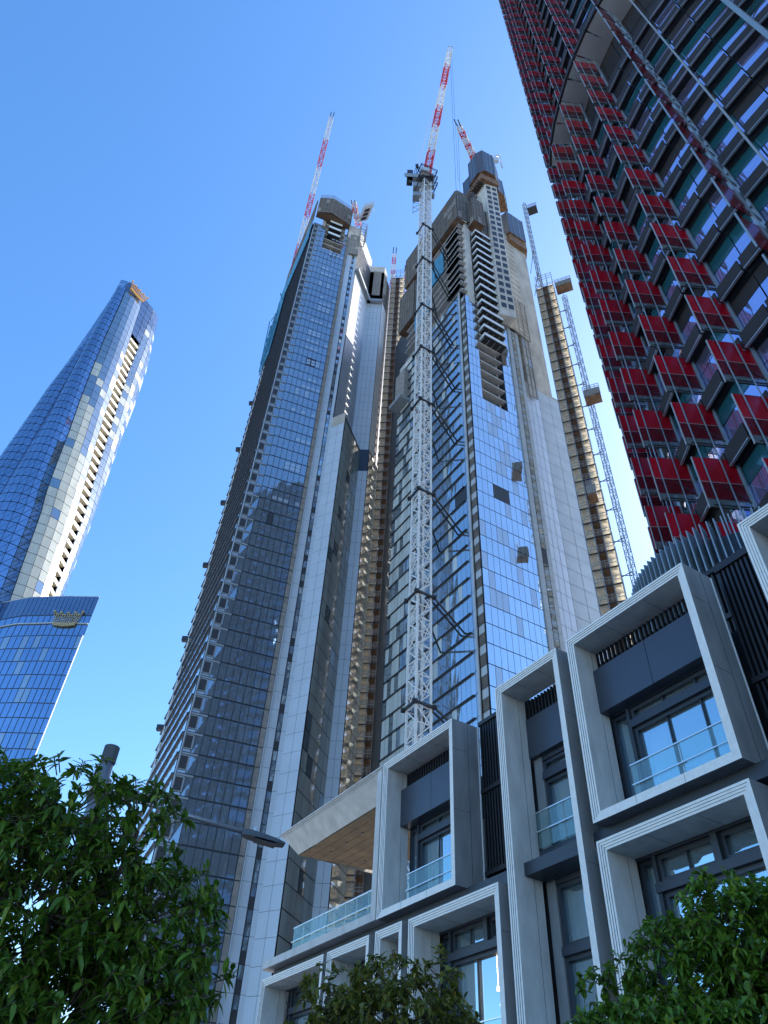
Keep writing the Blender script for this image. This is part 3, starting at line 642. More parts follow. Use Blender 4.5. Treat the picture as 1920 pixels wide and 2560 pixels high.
for f in range(NF):
    z0 = zc0 + dz * f; z1 = z0 + dz; b = MB(); hi = f / NF
    patch('L', 'G', 4, z0, z1, 0, .14, True, 1.0, b); patch('G', 'Rg', 6, z0, z1, lambda i: 0, .13, True, 2.2, b)
    pick = lambda i: (2 if random.random() < (.95 if hi + i * .06 < .62 else .22 if hi < .84 else .04) else 1) if hi < .95 else 3
    b.build('petal_glazing', CM, cr); b = MB()
    patch('Rg', 'B', 4, z0, z1, pick, .07, False, 1.4, b); b.build('window_band', CM, cr); b = MB()
    patch('D', 'E', 4, z0, z1, lambda i: (2 if random.random() < (.45 if .5 < hi < .8 else .10) else 1) if hi < .93 else 3, .10, False, 1.4, b)
    band = b.build('end_glazing', CM, cr)
    if f >= 47: b = MB(); patch('B', 'D', 2, z0, z1, 3, .10, False, .1, b); b.build('crest_glazing', CM, cr)
    if f < 47:                               # recessed balcony of this storey
        b = MB(); a, c = cpt('B', z0), cpt('D', z0); n = nrm(a, c); a2, c2_ = cpt('B', z1), cpt('D', z1)
        b.q(a - n * 2.2, c - n * 2.2, c2_ - n * 2.2, a2 - n * 2.2, mi=1); b.box(a - n * 2.2, c - a, n * 2.4, (0, 0, 1.3), 0)
        b.q(a, a - n * 2.2, a2 - n * 2.2, a2, mi=1)
        b.build('balcony', [M['cream'], M['rust']], band)
def crown_logo(parent, o, x, y, n, s):       # ring of beads rising from a curved band
    b = MB(); o = V(o); N = 15
    def pt(u, h): return o + x * (s * u * (1 + .25 * h)) + y * (s * (h * 1.25 - .14 * (1 - u * u))) + n * .6
    for i in range(N):
        u0 = -1 + 2 * i / N; u1 = -1 + 2 * (i + 1) / N
        if i % 1 == 0: b.bar(pt(u0, .0), pt(u1, .0), s * .16, s * .1); b.bar(pt(u0, .12), pt(u1, .12), s * .1, s * .08)
    for i in range(13):
        u = -1 + 2 * i / 12
        hmax = .75 + .35 * abs(math.cos(math.pi * i / 3.0))
        for j in range(6):
            h = .2 + (hmax - .2) * j / 5; p = pt(u, h); r = s * (.045 + .02 * (j == 5) + .025 * (i % 3 == 0 and j == 5)); b.box(p - x * r - y * r - n * r, x * 2 * r, y * 2 * r, n * 2 * r)
        b.bar(pt(u, .1), pt(u, hmax), s * .03, s * .03)
    return b.build('crown_sign', M['gold'], parent)
pc = surf('Rg', 'B', .5, 265.6, 1.4); a, c = cpt('Rg', 262), cpt('B', 262)
crown_logo(cr, pc + V((0, 0, -.5)), (c - a).normalized(), V((0, 0, 1)), nrm(a, c), 3.3)
# podium of the petal tower
pd = thing('podium_block', (*pol(-28, 172)[:2], 0), 'deep blue curved glass podium block with a dark crown sign on its parapet, lower left', 'building')
pts = []
for i in range(13):
    t = i / 12; az = -40 + (15.05) * t; el = interp([(-40, 26.5), (-31.8, 31.4), (-30.1, 32.4), (-27.2, 33.4), (-24.9, 34.0)], az); pts.append(pol(az, (zel(33.6, 171) - 1.6) / math.tan(R(el)), 0))
ZP = zel(33.6, 171); b = MB(); b.prism(pts + [pts[-1] + dv(-27) * 30, pts[0] + dv(-35) * 40], 0, ZP - 4); b.build('core_wall', M['line_b'], pd)
nf = 28; fh = (ZP - 12) / nf
for f in range(6, nf):
    z0 = f * fh; z1 = z0 + fh; b = MB()
    for i in range(12): panes(b, pts[i], pts[i + 1], z0, z1, 3, lambda j: 0 if random.random() < .9 else 1, .18, .26, .14, .012)
    b.wallbox(pts[11].lerp(pts[12], .97), pts[12], z0, z1, .1, .5, 2)
    b.build('window_band', [M['glass_blue'], M['glass'], M['white_metal']], pd)
b = MB()
for i in range(12):
    panes(b, pts[i], pts[i + 1], ZP - 12, ZP - 8.6, 3, 0 if i > 5 else 1, .2, .2, .14); panes(b, pts[i], pts[i + 1], ZP - 8.4, ZP - 6, 3, 0, .2, .2, .14)
    b.wallbox(pts[i], pts[i + 1], ZP - 8.6, ZP - 8.3, .1, .45, 2)
    if i <= 6:
        for j in range(9): p = pts[i].lerp(pts[i + 1], j / 9); b.wallbox(p, p + (pts[i + 1] - pts[i]) * .05, ZP - 11.6, ZP - 9, .16, .3, 2)
b.build('plant_band', [M['glass_blue'], M['line'], M['panel_g']], pd)
b = MB()
for i in range(12):
    panes(b, pts[i], pts[i + 1], ZP - 5.8, ZP, 4, 0, .12, .1, .14, .004)
    b.wallbox(pts[i], pts[i + 1], ZP - 4, ZP - .1, -.1, .0, 0)
    b.bar(up_(pts[i], ZP + .1), up_(pts[i + 1], ZP + .1), .25, .2, 2)
b.build('glass_parapet', [M['glass_deep'], M['white_metal'], M['panel_g']], pd)
pm = onaz(-26.65, pts[10], (pts[12] - pts[10]).normalized()); xx = (pts[12] - pts[10]).normalized()
lg = crown_logo(pd, up_(pm, zel(31.9, 168)), xx, V((0, 0, 1)), nrm(pts[10], pts[12]), 2.8); lg.data.materials[0] = mat('bronze_sign', (.50, .38, .18), .4, .4)

# ------------------------------------------------------------------ the near tower with red glass fins, right
base = [(60, 46), (50, 45), (39, 43.5), (31.5, 41), (25.6, 38), (21.3, 34.6), (18.2, 31.2), (16.3, 28), (15.2, 24.2), (15.2, 20.8), (15.6, 17.6), (16.5, 14.4), (17.9, 11.3), (19.8, 8.2), (22, 5), (25, 1), (29, -3.5), (36, -7), (46, -8), (60, -6)]
def resample(pl, step):
    out = [V((*pl[0], 0))]; acc = 0
    P_ = []
    for i in range(len(pl) - 1):              # Catmull-Rom subdivision first
        p0 = V(pl[max(i - 1, 0)]); p1 = V(pl[i]); p2 = V(pl[i + 1]); p3 = V(pl[min(i + 2, len(pl) - 1)])
        for j in range(12):
            t = j / 12; P_.append(.5 * ((2 * p1) + (p2 - p0) * t + (2 * p0 - 5 * p1 + 4 * p2 - p3) * t * t + (3 * p1 - p0 - 3 * p2 + p3) * t ** 3))
    P_.append(V(pl[-1])); last = P_[0]; need = step
    for p in P_[1:]:
        while (p - last).length >= need:
            last = last + (p - last).normalized() * need; out.append(V((last.x, last.y, 0))); need = step
        need -= (p - last).length; last = p
    return out
RP = resample(base, 1.68); NR = len(RP); RL = 3.9; RZ0 = 15.4
rt = thing('red_fin_tower', (30, 20, 0), 'near dark tower with rows of red glass fins, filling the top right corner', 'tower')
b = MB(); inner = [p - nrm(RP[max(i - 1, 0)], RP[min(i + 1, NR - 1)]) * .5 for i, p in enumerate(RP)]
b.prism(inner + [V((75, 20, 0))], 0, 208); b.build('core_wall', M['curtain'], rt)
near = [i for i in range(NR) if RP[i].x < 40]
finidx = [i for i in near if RP[i].y > 16 and RP[i].x < 21 and (i % 2 == 0 or RP[i].y > 27)]
lad = [i for i in near if 12.6 < RP[i].y < 14.8][:1] + [i for i in near if 4.5 < RP[i].y < 6.6][:1]
RING = 14
fins = []
for k in range(0, 49):
    z = RZ0 + k * RL; b = MB()
    ring_ = k in (RING - 1, RING)
    for i in range(NR - 1):
        p, q = RP[i], RP[i + 1]
        if i not in near and i % 2: continue
        if i not in near: q = RP[min(i + 2, NR - 1)]
        zone = RP[i].y < 20
        if ring_: panes(b, p, q, z, z + RL, 1, 2, .08, .1, -.4); continue
        back_ = RP[i].y > 30
        panes(b, p, q, z + .05, z + 1.5, 1, 3 if back_ else 0, .06, .06, .1, .01)
        panes(b, p, q, z + 1.5, z + 2.6, 1, 3 if back_ else (1 if (i * 5 + k * 3) % 7 else 0) if (i // 3 + k) % 4 else 2, .03, .06, .1, .006)
        panes(b, p, q, z + 2.6, z + RL, 1, 2, .02, .04, .16, 0)
    band = b.build('window_band', [M['glass_violet'], M['glass_teal'], M['shade'], M['glass_deep']], rt)
    b = MB()
    for i in range(NR - 1):
        if i not in near or RP[i].y > 26: continue
        p, q = RP[i], RP[i + 1]; n = nrm(p, q); d = (q - p)
        if ring_:
            if k == RING:
                b.q(up_(p, z + RL - .1) - n * .4, up_(q, z + RL - .1) - n * .4, up_(q, z + RL - .1) + n * 1.9, up_(p, z + RL - .1) + n * 1.9, mi=2)
                b.wallbox(p, q + (q - p) * .03, z + RL - .12, z + RL + .5, 1.9, 2.1, 0)
            continue
        if i in finidx or (i - 1 in finidx and p.y > 24): 
            if p.y > 26: continue
        # sloping dark sunshade with a pale lower edge
        a0, a1 = up_(p, z + 2.75) + n * .25 + d * .02, up_(q, z + 2.75) + n * .25 - d * .02
        c0, c1_ = a0 + n * .32 - V((0, 0, .12)), a1 + n * .32 - V((0, 0, .12)); th = V((0, 0, .07))
        b.q(a0, a1, c1_, c0, mi=0); b.q(a0 + th, c0 + th, c1_ + th, a1 + th, mi=0); b.q(c0, c1_, c1_ + th, c0 + th, mi=1)
        b.wallbox(p + d * .02, q - d * .02, z + 2.66, z + 3.6, .52, .6, 0); b.wallbox(p + d * .02, q - d * .02, z + 2.6, z + 2.655, .5, .62, 1)
    b.build('sunshade', [M['shade'], M['shade_edge'], M['panel_g']], band)
    for i in finidx:
        p, q = RP[max(i - 1, 0)], RP[min(i + 1, NR - 1)]; n = nrm(p, q); c = RP[i]
        o = n.lerp(V((-1, -.02, 0)), .75).normalized() if RP[i].x < 17.5 else n
        fins.append((EYE.xy.length + (up_(c, z) - EYE).length, c, o, z))
fins.sort(key=lambda t: t[0])
def fin(b, c, o, z):
    side = V((o.y, -o.x, 0)); zt = z + 3.0 + .1; zb = z + .1; w0, w1 = .3, 2.1
    def P(u, zz): return up_(c, zz) + o * u
    zm = zb + 1.5; zc = zb + .45
    b.box(P(w0, zm), o * (w1 - w0), side * .04, (0, 0, zt - zm), 0); b.box(P(w0, zc) + side * .045, o * (w1 - w0), side * .02, (0, 0, zt - zc), 5); b.box(P(w0, zc), o * (w1 - w0), side * .03, (0, 0, zm - zc - .04), 1); b.box(P(w0, zb), o * (w1 - w0), side * .025, (0, 0, zc - zb - .01), 4)  # dark backing layer added to keep red out of the middle tower's reflection
    b.box(P(w1 - .02, zb - .05), o * .05, side * .07, (0, 0, zt - zb + .08), 2); b.box(P(w0, zt), o * (w1 - w0), side * .05, (0, 0, .035), 3); b.box(P(w0, zm - .04), o * (w1 - w0), side * .05, (0, 0, .04), 2)
    b.box(P(w0, zb - .05), o * (w1 - w0), side * .05, (0, 0, .05), 3)
    b.bar(P(.1, zb + .2), P(1.2, zb + 1.3), .05, .05, 3); b.bar(P(.1, zb + .1), P(1.9, zb + .1), .05, .05, 3)
fm = [M['red'], M['red_t'], M['steel'], M['steel_d'], M['fin_clear'], M['glass_deep']]
for _, c, o, z in fins[:100]:
    b = MB(); fin(b, c, o, z); b.build('red_fin', fm, rt)
b = MB()
for _, c, o, z in fins[100:]: fin(b, c, o, z)
tag(b.build('red_fins_above', fm, rt), kind='stuff')
for i in finidx:                             # twin steel rods running up each row of fins, and the pale mullion behind
    p, q = RP[max(i - 1, 0)], RP[min(i + 1, NR - 1)]; n = nrm(p, q); c = RP[i]; o = n.lerp(V((-1, -.02, 0)), .75).normalized() if c.x < 17.5 else n
    b = MB()
    for u in (.95, 1.75): b.bar(up_(c, RZ0) + o * u - V((o.y, -o.x, 0)) * .1, up_(c, RZ0 + 49 * RL) + o * u - V((o.y, -o.x, 0)) * .1, .045, .045)
    b.build('tie_rod', M['col_steel'], rt)
    b = MB(); b.bar(up_(c, RZ0) + n * .22, up_(c, RZ0 + 49 * RL) + n * .22, .2, .12); b.build('mullion', M['col_steel'], rt)
for i in lad:                                # red ladder fins seen edge on
    n = nrm(RP[i - 1], RP[i + 1]); c = RP[i]
    for k in range(49):
        b = MB(); z = RZ0 + k * RL; sd_ = V((n.y, -n.x, 0))
        b.box(up_(c, z + .3) + n * .9, n * 1.3, sd_ * .05, (0, 0, 2.9), 0); b.box(up_(c, z + .2) + n * 2.2, n * .06, sd_ * .08, (0, 0, 3.2), 1)
        b.bar(up_(c, z) + n * .3, up_(c, z + 2.2) + n * 1.4, .07, .07, 2); b.bar(up_(c, z) + n * 1.4, up_(c, z + 2.2) + n * .3, .07, .07, 2)
        b.build('ladder_fin', [M['red_t'], M['col_steel'], M['steel_d']], rt)
    b = MB(); 
    for u in (.4, .95): b.bar(up_(c, RZ0) + n * u, up_(c, RZ0 + 49 * RL) + n * u, .14, .14)
    b.build('column', M['col_steel'], rt)
far = [i for i in near if RP[i].y < 12.6 and RP[i].y > -3]
for jx, i in enumerate(far):                 # slender columns between the sunshades; every second one a heavy blue-grey tube
    n = nrm(RP[i - 1], RP[i + 1]); c = RP[i]; b = MB(); big = jx % 4 == 2
    if jx % 2 == 0:
        b.bar(up_(c, RZ0) + n * 1.15, up_(c, RZ0 + 49 * RL) + n * 1.15, .24 if big else .09)
        b.build('column', M['col_steel'] if big else M['steel'], rt)
    if big:
        d = (RP[i + 1] - RP[i - 1]).normalized()
        for k in range(49):
            z = RZ0 + k * RL; b = MB()
            b.bar(up_(c, z + .2) + n * 1.1, up_(c, z + 1.3) + n * .3, .07); b.bar(up_(c, z + 1.3) + n * .3, up_(c, z + 2.6) + n * 1.1, .07); b.bar(up_(c, z + 1.3) + n * .3, up_(c, z + 1.3) + n * .3 + d * 1.2, .06); b.bar(up_(c, z + 1.3) + n * .3, up_(c, z + 2.7) + n * .3 + d * 1.6, .06)
            b.build('bracing', M['steel_d'], rt)

# ------------------------------------------------------------------ stone-framed building along the street
sb = thing('stone_frame_building', tuple(S(15, 4, 0)), 'low grey building of projecting stone window frames, slate panels and glass balustrades, lower right', 'building')
def sbox(b, s0, s1, w0, w1, z0, z1, mi=0): b.box(S(s1, w0, z0), SD * (s0 - s1), SN * (w1 - w0), (0, 0, z1 - z0), mi)
b = MB(); sbox(b, 19.7, -8, 1.62, 9, 0, 11.7); sbox(b, 27.0, 19.7, 1.62, 9, 0, 8.05); b.build('rear_wall', M['black'], sb)
PROF = [(0, 1.0), (0, 0), (.052, 0), (.054, .014), (.104, .014), (.106, .028), (.156, .028), (.158, .042), (.21, .042), (.21, .88)]
def stone_frame(s0, s1, z0, z1, open_top=False):
    b = MB(); loops = []
    for i, (ins, ww) in enumerate(PROF):
        loops.append([S(s0 - ins, ww, z0 + ins), S(s1 + ins, ww, z0 + ins), S(s1 + ins, ww, z1 - ins), S(s0 - ins, ww, z1 - ins)])
    for i in range(len(PROF) - 1):
        for j in range(4):
            k = (j + 1) % 4
            mi = (1 if j != 3 else 0) if i == 0 else (2 if PROF[i][1] != PROF[i + 1][1] and i < 8 else (3 if i == 8 and j == 3 else 3 if i == 8 and j == 2 else 0))  # fronts take the brightened stone, visible reveals the duller one, outer sides grey
            b.q(loops[i][j], loops[i][k], loops[i + 1][k], loops[i + 1][j], mi=mi)
    if z1 - z0 > 4:
        b.box(S(s1 - .003, .56, z0 + .05), SD * .003, SN * .012, (0, 0, z1 - z0 - .1), 2); b.box(S(s1 - .02, .93, z0 + .02), SD * .02, SN * .03, (0, 0, z1 - z0 - .04), 0)
        b.box(S(s0 - .213, .62, z0 + .25), SD * .003, SN * .008, (0, 0, z1 - z0 - .5), 2)
        for zz in (z0 + (z1 - z0) * .42, z0 + (z1 - z0) * .8): b.box(S(s1 - .003, .02, zz), SD * .003, SN * .54, (0, 0, .008), 2)
        for f_ in (.33, .66): b.box(S(s0 + (s1 - s0) * f_, .06, z1 - .213), SD * .008, SN * .8, (0, 0, .003), 2); b.box(S(s0 + (s1 - s0) * f_, -.002, z0 + .002), SD * .006, SN * .003, (0, 0, .2), 2)
    return b.build('stone_frame', [M['stone_face'], M['stone_d'], M['line'], M['stone']], sb)
def window(s0, s1, z0, z1, ww, n, fr):       # n panes in dark metal, with the dark room edge at the left
    b = MB(); f = .09; sbox(b, s0, s1, ww, ww + .14, z0, z0 + f); sbox(b, s0, s1, ww, ww + .14, z1 - f, z1)
    sbox(b, s0, s0 - f, ww, ww + .14, z0 + f, z1 - f); sbox(b, s1 + f, s1, ww, ww + .14, z0 + f, z1 - f)
    for i in range(1, n): sm = s0 + (s1 - s0) * i / n; sbox(b, sm + .012, sm - .012, ww + .03, ww + .09, z0 + f, z1 - f)
    wd = b.build('window', M['line'], fr)
    for i in range(n):
        a = s0 - f + (s1 - s0 + 2 * f) * i / n; c = s0 - f + (s1 - s0 + 2 * f) * (i + 1) / n; j = [random.gauss(0, .004) for _ in range(4)]
        b = MB(); b.q(S(a, ww + .1 + j[0], z0 + f), S(c, ww + .1 + j[1], z0 + f), S(c, ww + .1 + j[2], z1 - f), S(a, ww + .1 + j[3], z1 - f)); b.build('pane', M['win'], wd)
    if z1 - z0 > 1.0 and s0 - s1 > .8:
        for a, c in ((s0 - .1, s0 - .1 - (s0 - s1) * .22), (s1 + .1 + (s0 - s1) * .16, s1 + .1)):
            b = MB(); nf_ = 9
            for i in range(nf_): sa = a + (c - a) * i / nf_; sc_ = a + (c - a) * (i + 1) / nf_; b.q(S(sa, ww + .34 + .05 * (i % 2), z0 + .1), S(sc_, ww + .34 + .05 * ((i + 1) % 2), z0 + .1), S(sc_, ww + .34 + .05 * ((i + 1) % 2), z1 - .05), S(sa, ww + .34 + .05 * (i % 2), z1 - .05))
            b.build('curtain', M['conc_l'], wd)
    return wd
def balustrade(s0, s1, ww, z0, z1, n, par=None):
    b = MB(); b.bar(S(s0, ww, z1), S(s1, ww, z1), .035, .03); b.bar(S(s0, ww - .03, z0 + (z1 - z0) * .45), S(s1, ww - .03, z0 + (z1 - z0) * .45), .025)
    for i in range(n + 1):
        sm = s0 + (s1 - s0) * i / n
        if 0 < i < n: b.bar(S(sm, ww + .02, z0), S(sm, ww + .02, z1), .03)
        for a in (-.06, .06):
            if s1 < sm + a < s0: b.tube(S(sm + a, ww - .05, z0 + (z1 - z0) * .45), S(sm + a, ww + .03, z0 + (z1 - z0) * .45), .022, n=8)
    rl = b.build('balustrade', M['rail_t'], par or sb)
    for i in range(n):
        a = s0 + (s1 - s0) * i / n - .012; c = s0 + (s1 - s0) * (i + 1) / n + .012; b = MB(); sbox(b, a, c, ww, ww + .015, z0, z1 - .02); b.build('glass_panel', M['rail'], rl)
def slats(s0, s1, z0, z1, ww, fr):
    b = MB(); n = int((s0 - s1) / .13)
    for i in range(n + 1):
        sm = s0 - (s0 - s1) * i / n; b.bar(S(sm, ww, z0), S(sm, ww, z1), .045, .09, 0, SN)
    sbox(b, s0, s1, ww + .05, ww + .1, (z0 + z1) / 2 - .02, (z0 + z1) / 2 + .02); b.build('louvre', M['black'], fr)
def slate(s0, s1, z0, z1, w0, w1, fr, joints=1):
    b = MB(); n = joints + 1
    for i in range(n):
        a = s0 + (s1 - s0) * i / n; c = s0 + (s1 - s0) * (i + 1) / n; sbox(b, a - (.008 if i else 0), c + (.008 if i < n - 1 else 0), w0, w1, z0, z1)
    b.build('slate_panel', M['dpanel'], fr)
def upper_bay(s0, s1, zb, zt, nw):
    fr = stone_frame(s0, s1, zb, zt); i0, i1 = s0 - .21, s1 + .21
    slats(i0, i1, zt - .78, zt - .21, .84, fr)
    slate(i0 + .02, i1, zt - 1.96, zt - .80, .58, .95, fr)
    b = MB(); sbox(b, i0, i1, .9, 1.3, zt - 1.99, zt - 1.96); b.build('header', M['line'], fr); b = MB(); sbox(b, i0 - .52, i0 - .6, .86, 1.3, zb + .2, zt - 2.0); b.build('mullion', M['line'], fr); b = MB(); sbox(b, i0 - .6, i1, .84, 1.2, zt - 2.5, zt - 2.32); b.build('transom', M['line'], fr)
    window(i0 - .6, i1, zt - 2.32, zt - 2.0, .93, 3, fr); window(i0 - .6, i1, zb + .2, zt - 2.5, .93, 3, fr); window(i0, i0 - .52, zb + .2, zt - 2.0, .96, 1, fr)
    balustrade(i0 - .72, i1 + .02, .40, zb + .25, zb + 1.05, 2, fr)
    b = MB(); sbox(b, i0, i1, .3, .92, zb + .12, zb + .2); b.build('sill', M['stone'], fr)
upper_bay(11.10, 7.32, 8.11, 12.76, 3); upper_bay(19.77, 16.0, 8.11, 12.76, 3); upper_bay(5.82, 2.1, 8.11, 12.76, 3)
# narrow double-height bay
fr = stone_frame(13.98, 11.47, 3.6, 12.76); i0, i1 = 13.77, 11.68
slats(i0, i1, 11.98, 12.55, .95, fr); slate(i0, i1, 10.85, 11.97, .85, 1.3, fr, 0); slate(i0, i1, 7.8, 8.5, .88, 1.3, fr, 0)
b = MB(); sbox(b, i0 - .32, i1, .95, 1.4, 10.2, 10.4); b.build('transom', M['line'], fr); b = MB(); sbox(b, i0 - .32, i1, 1.0, 1.4, 10.72, 10.85); b.build('header', M['line'], fr); b = MB(); sbox(b, i0 - .32, i1, .95, 1.4, 6.2, 6.38); b.build('transom', M['line'], fr); b = MB(); sbox(b, i0 - .32, i1, 1.0, 1.4, 7.68, 7.8); b.build('header', M['line'], fr)
b = MB(); sbox(b, i0, i0 - .3, 1.0, 1.5, 3.8, 10.85); b.build('reveal_panel', M['stone_d'], fr)
window(i0 - .3, i1, 10.4, 10.72, 1.05, 2, fr); window(i0 - .3, i1, 8.5, 10.2, 1.05, 2, fr); window(i0 - .3, i1, 6.38, 7.68, 1.05, 2, fr); window(i0 - .3, i1, 3.8, 6.2, 1.05, 2, fr)
balustrade(i0 - .2, i1, .7, 8.45, 9.3, 2, fr); balustrade(i0 - .2, i1, .7, 3.9, 4.9, 2, fr)
em = bpy.data.materials.new('warm_bulb'); em.use_nodes = True; em.node_tree.nodes['Principled BSDF'].inputs['Emission Color'].default_value = (1, .72, .4, 1); em.node_tree.nodes['Principled BSDF'].inputs['Emission Strength'].default_value = 12
def lower_bay(s0, s1, zt, wide, zb=2.6):
    fr = stone_frame(s0, s1, zb, zt); i0, i1 = s0 - .21, s1 + .21; W_ = i0 - i1
    x0 = i0 - min(.5, W_ * .3)
    b = MB(); sbox(b, i0, i1, .86, 1.5, zt - .27, zt - .21); b.build('header', M['line'], fr)
    b = MB(); sbox(b, x0 + .1, i1, .82, 1.2, zt - .98, zt - .8); b.build('transom', M['line'], fr)
    b = MB(); sbox(b, x0 + .08, x0, .86, 1.3, zb + .2, zt - .27); b.build('mullion', M['line'], fr)
    if wide: b = MB(); sbox(b, i1 + 1.45, i1 + 1.3, .82, 1.3, zt - .8, zt - .27); b.build('mullion', M['line'], fr)
    window(x0, i1 + (1.45 if wide else 0), zt - .8, zt - .27, .93, 2 if wide else 1, fr)
    if wide: window(i1 + 1.3, i1, zt - .8, zt - .27, .93, 1, fr)
    window(x0, i1, zb + .2, zt - .98, .93, 3 if wide else 1, fr); window(i0, x0 + .08, zb + .2, zt - .27, .96, 1, fr)
    if wide: balustrade(x0, i1, .55, zt - 3.5, zt - 2.5, 2, fr)
    if 18 < s0 < 19:
        for a, zz in ((16.1, zt - 1.75), (16.0, zt - 2.05)): b = MB(); b.tube(S(a, 1.3, zz), S(a, 1.3, zz + .09), .045, .03, 10); b.bar(S(a, 1.3, zz + .09), S(a, 1.3, zt - .6), .01); b.build('pendant_lamp', em, fr)
lower_bay(11.10, 7.32, 7.73, True); lower_bay(18.12, 14.33, 7.76, True); lower_bay(19.79, 18.43, 7.80, False); lower_bay(22.55, 20.12, 7.80, False); lower_bay(27.12, 22.78, 7.80, True); lower_bay(6.0, 2.1, 7.73, True)
# open terrace: ledge, glass balustrade, roof lip with timber soffit
b = MB(); sbox(b, 27.3, 19.85, 0, 5, 8.12, 8.36); b.build('terrace_floor', M['stone'], sb)
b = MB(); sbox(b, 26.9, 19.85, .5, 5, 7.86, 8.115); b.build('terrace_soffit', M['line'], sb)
balustrade(25.7, 20.1, .3, 8.37, 9.16, 8)
b = MB(); b.box(S(25.7, .33, 8.37), SD * .015, SN * 3.2, (0, 0, .78)); b.build('glass_panel', M['rail'], sb)
b = MB()
A_ = lambda s, ww, z: S(s, ww, z)
for d0, d1, e0, e1, mi in ((0, .05, 0, .0, 0), (.05, .10, .045, .045, 0), (.10, .15, .09, .09, 0)):
    sbox(b, 27.3 - d0, 19.9, e0, e0 + .6, 12.76 - d1, 12.76 - d0 - .004, mi)
q0 = [S(27.15, .10, 12.6), S(20.1, .10, 12.6), S(20.1, .62, 11.98), S(26.75, .62, 11.98)]; b.q(*q0); b.q(S(27.15, .10, 12.6), S(26.75, .62, 11.98), S(26.6, 4.2, 11.98), S(27.15, 4.4, 12.6)); b.q(S(27.3, 0, 12.756), S(27.3, 4.4, 12.756), S(19.9, 4.4, 12.756), S(19.9, 0, 12.756))
b.build('terrace_roof', M['stone'], sb)
b = MB()
for i in range(27): w_ = .66 + i * .13; sbox(b, 26.70 - .02 * i, 20.1, w_, w_ + .122, 11.95 + .004 * (i % 3), 11.975)
ts = b.build('timber_soffit', M['wood'], sb)
for i in range(5):
    for w_ in (1.4, 2.9): b = MB(); b.tube(S(21 + i * 1.15, w_, 11.935), S(21 + i * 1.15, w_, 11.97), .06, n=12); b.build('downlight', M['cap'], ts)
b = MB(); sbox(b, 20.12, 19.85, 0, .9, 8.36, 12.6); b.build('terrace_wall', M['stone'], sb)
b = MB(); sbox(b, 20.6, 20.12, 3.4, 4.2, 8.36, 11.95); b.build('terrace_pier', M['stone'], sb)
b = MB(); sbox(b, 27.0, 2, .35, 1.61, 7.81, 8.105) ; b.build('gap_band', M['line'], sb)
# dark louvred recesses between the frames and above them
for s0, s1, z0, z1, ww in ((15.98, 14.0, 8.5, 12.9, 1.0), (7.3, 5.84, 7.0, 13.1, 1.2), (14.3, 14.0, 3, 8.4, 1.0)):
    b = MB(); n = int((s0 - s1) / .12)
    for i in range(n): sbox(b, s0 - i * .12 - .03, s0 - i * .12 - .09, ww, ww + .12, z0, z1)
    sbox(b, s0, s1, ww + .2, ww + .3, z0, z1)
    for zz in (z0, (z0 + z1) / 2, z1 - .12): sbox(b, s0, s1, ww - .05, ww + .06, zz, zz + .12)
    b.build('louvre_wall', M['black'], sb)
b = MB()
for r_ in range(2):
    z0 = 11.75 + r_ * 1.5
    for i in range(46): sbox(b, 8.6 - i * .15, 8.54 - i * .15, 3.0, 3.2, z0, z0 + 1.35)
    sbox(b, 8.6, 1.7, 2.95, 3.1, z0 + 1.36, z0 + 1.5)
sbox(b, 8.6, 1.7, 3.5, 3.6, 11.75, 14.6); b.build('roof_louvre', M['black'], sb)
# rounded roof-top screen of vertical blades
dr = MB(); cx_, cy_ = 11.6, 17.3; n = 52
for i in range(n):
    a = R(150 + i * 3.1); c = V((cx_ + 3.55 * math.cos(a), cy_ + 3.4 * math.sin(a), 0)); o = V((math.cos(a), math.sin(a), 0))
    dr.bar(up_(c, 11.7), up_(c, 16.45), .035, .42, 0, o)
for i in range(68):
    a0, a1 = R(150 + i * 2.35), R(150 + (i + 1) * 2.35); p_ = V((cx_ + 3.3 * math.cos(a0), cy_ + 3.15 * math.sin(a0), 0)); q_ = V((cx_ + 3.3 * math.cos(a1), cy_ + 3.15 * math.sin(a1), 0)); dr.q(up_(p_, 11.7), up_(q_, 11.7), up_(q_, 16.1), up_(p_, 16.1), mi=1)
dr.build('curved_screen', [M['col_steel'], M['dpanel']], sb)

# ------------------------------------------------------------------ street lamp
LPn = pol(-20.0, 12.0); lm = thing('street_lamp', (LPn.x, LPn.y, 0), 'grey street lamp with ribbed cap and long arm, behind the left tree', 'street lamp')
zt_ = zel(24.4, 12.0); za = zel(21.6, 12.0)
b = MB(); b.tube(up_(LPn, 0), up_(LPn, zt_ - .28), .11, .10, 18); b.build('pole', M['pole'], lm, True)
b = MB(); b.tube(up_(LPn, zt_ - .28), up_(LPn, zt_), .112, .112, 24)
for i in range(24): a = 2 * math.pi * i / 24; o = V((math.cos(a), math.sin(a), 0)) * .114; b.bar(up_(LPn, zt_ - .27) + o, up_(LPn, zt_) + o, .012)
b.build('ribbed_cap', M['cap'], lm)
AE = pol(-8.75, 12.05, zel(20.35, 12.05)); A0 = up_(LPn, za)
b = MB(); b.tube(A0, AE, .042, .034, 12); b.tube(A0 - V((0, 0, .16)), A0 + V((0, 0, .16)), .15, .15, 18); b.build('arm', M['pole'], lm, True)
d = (AE - A0).normalized(); sdv = d.cross(V((0, 0, 1))).normalized(); u_ = sdv.cross(d)
b = MB(); hd = AE - d * .08
secs = [(0, .05, .04, .05), (.10, .10, .045, .05), (.3, .13, .04, .05), (.56, .12, .025, .04), (.70, .10, .005, .02)]
L_ = []
for x, hw, t_, bt in secs: L_.append([hd + d * x + sdv * hw - u_ * bt, hd + d * x + sdv * hw * .8 + u_ * t_, hd + d * x - sdv * hw * .8 + u_ * t_, hd + d * x - sdv * hw - u_ * bt])
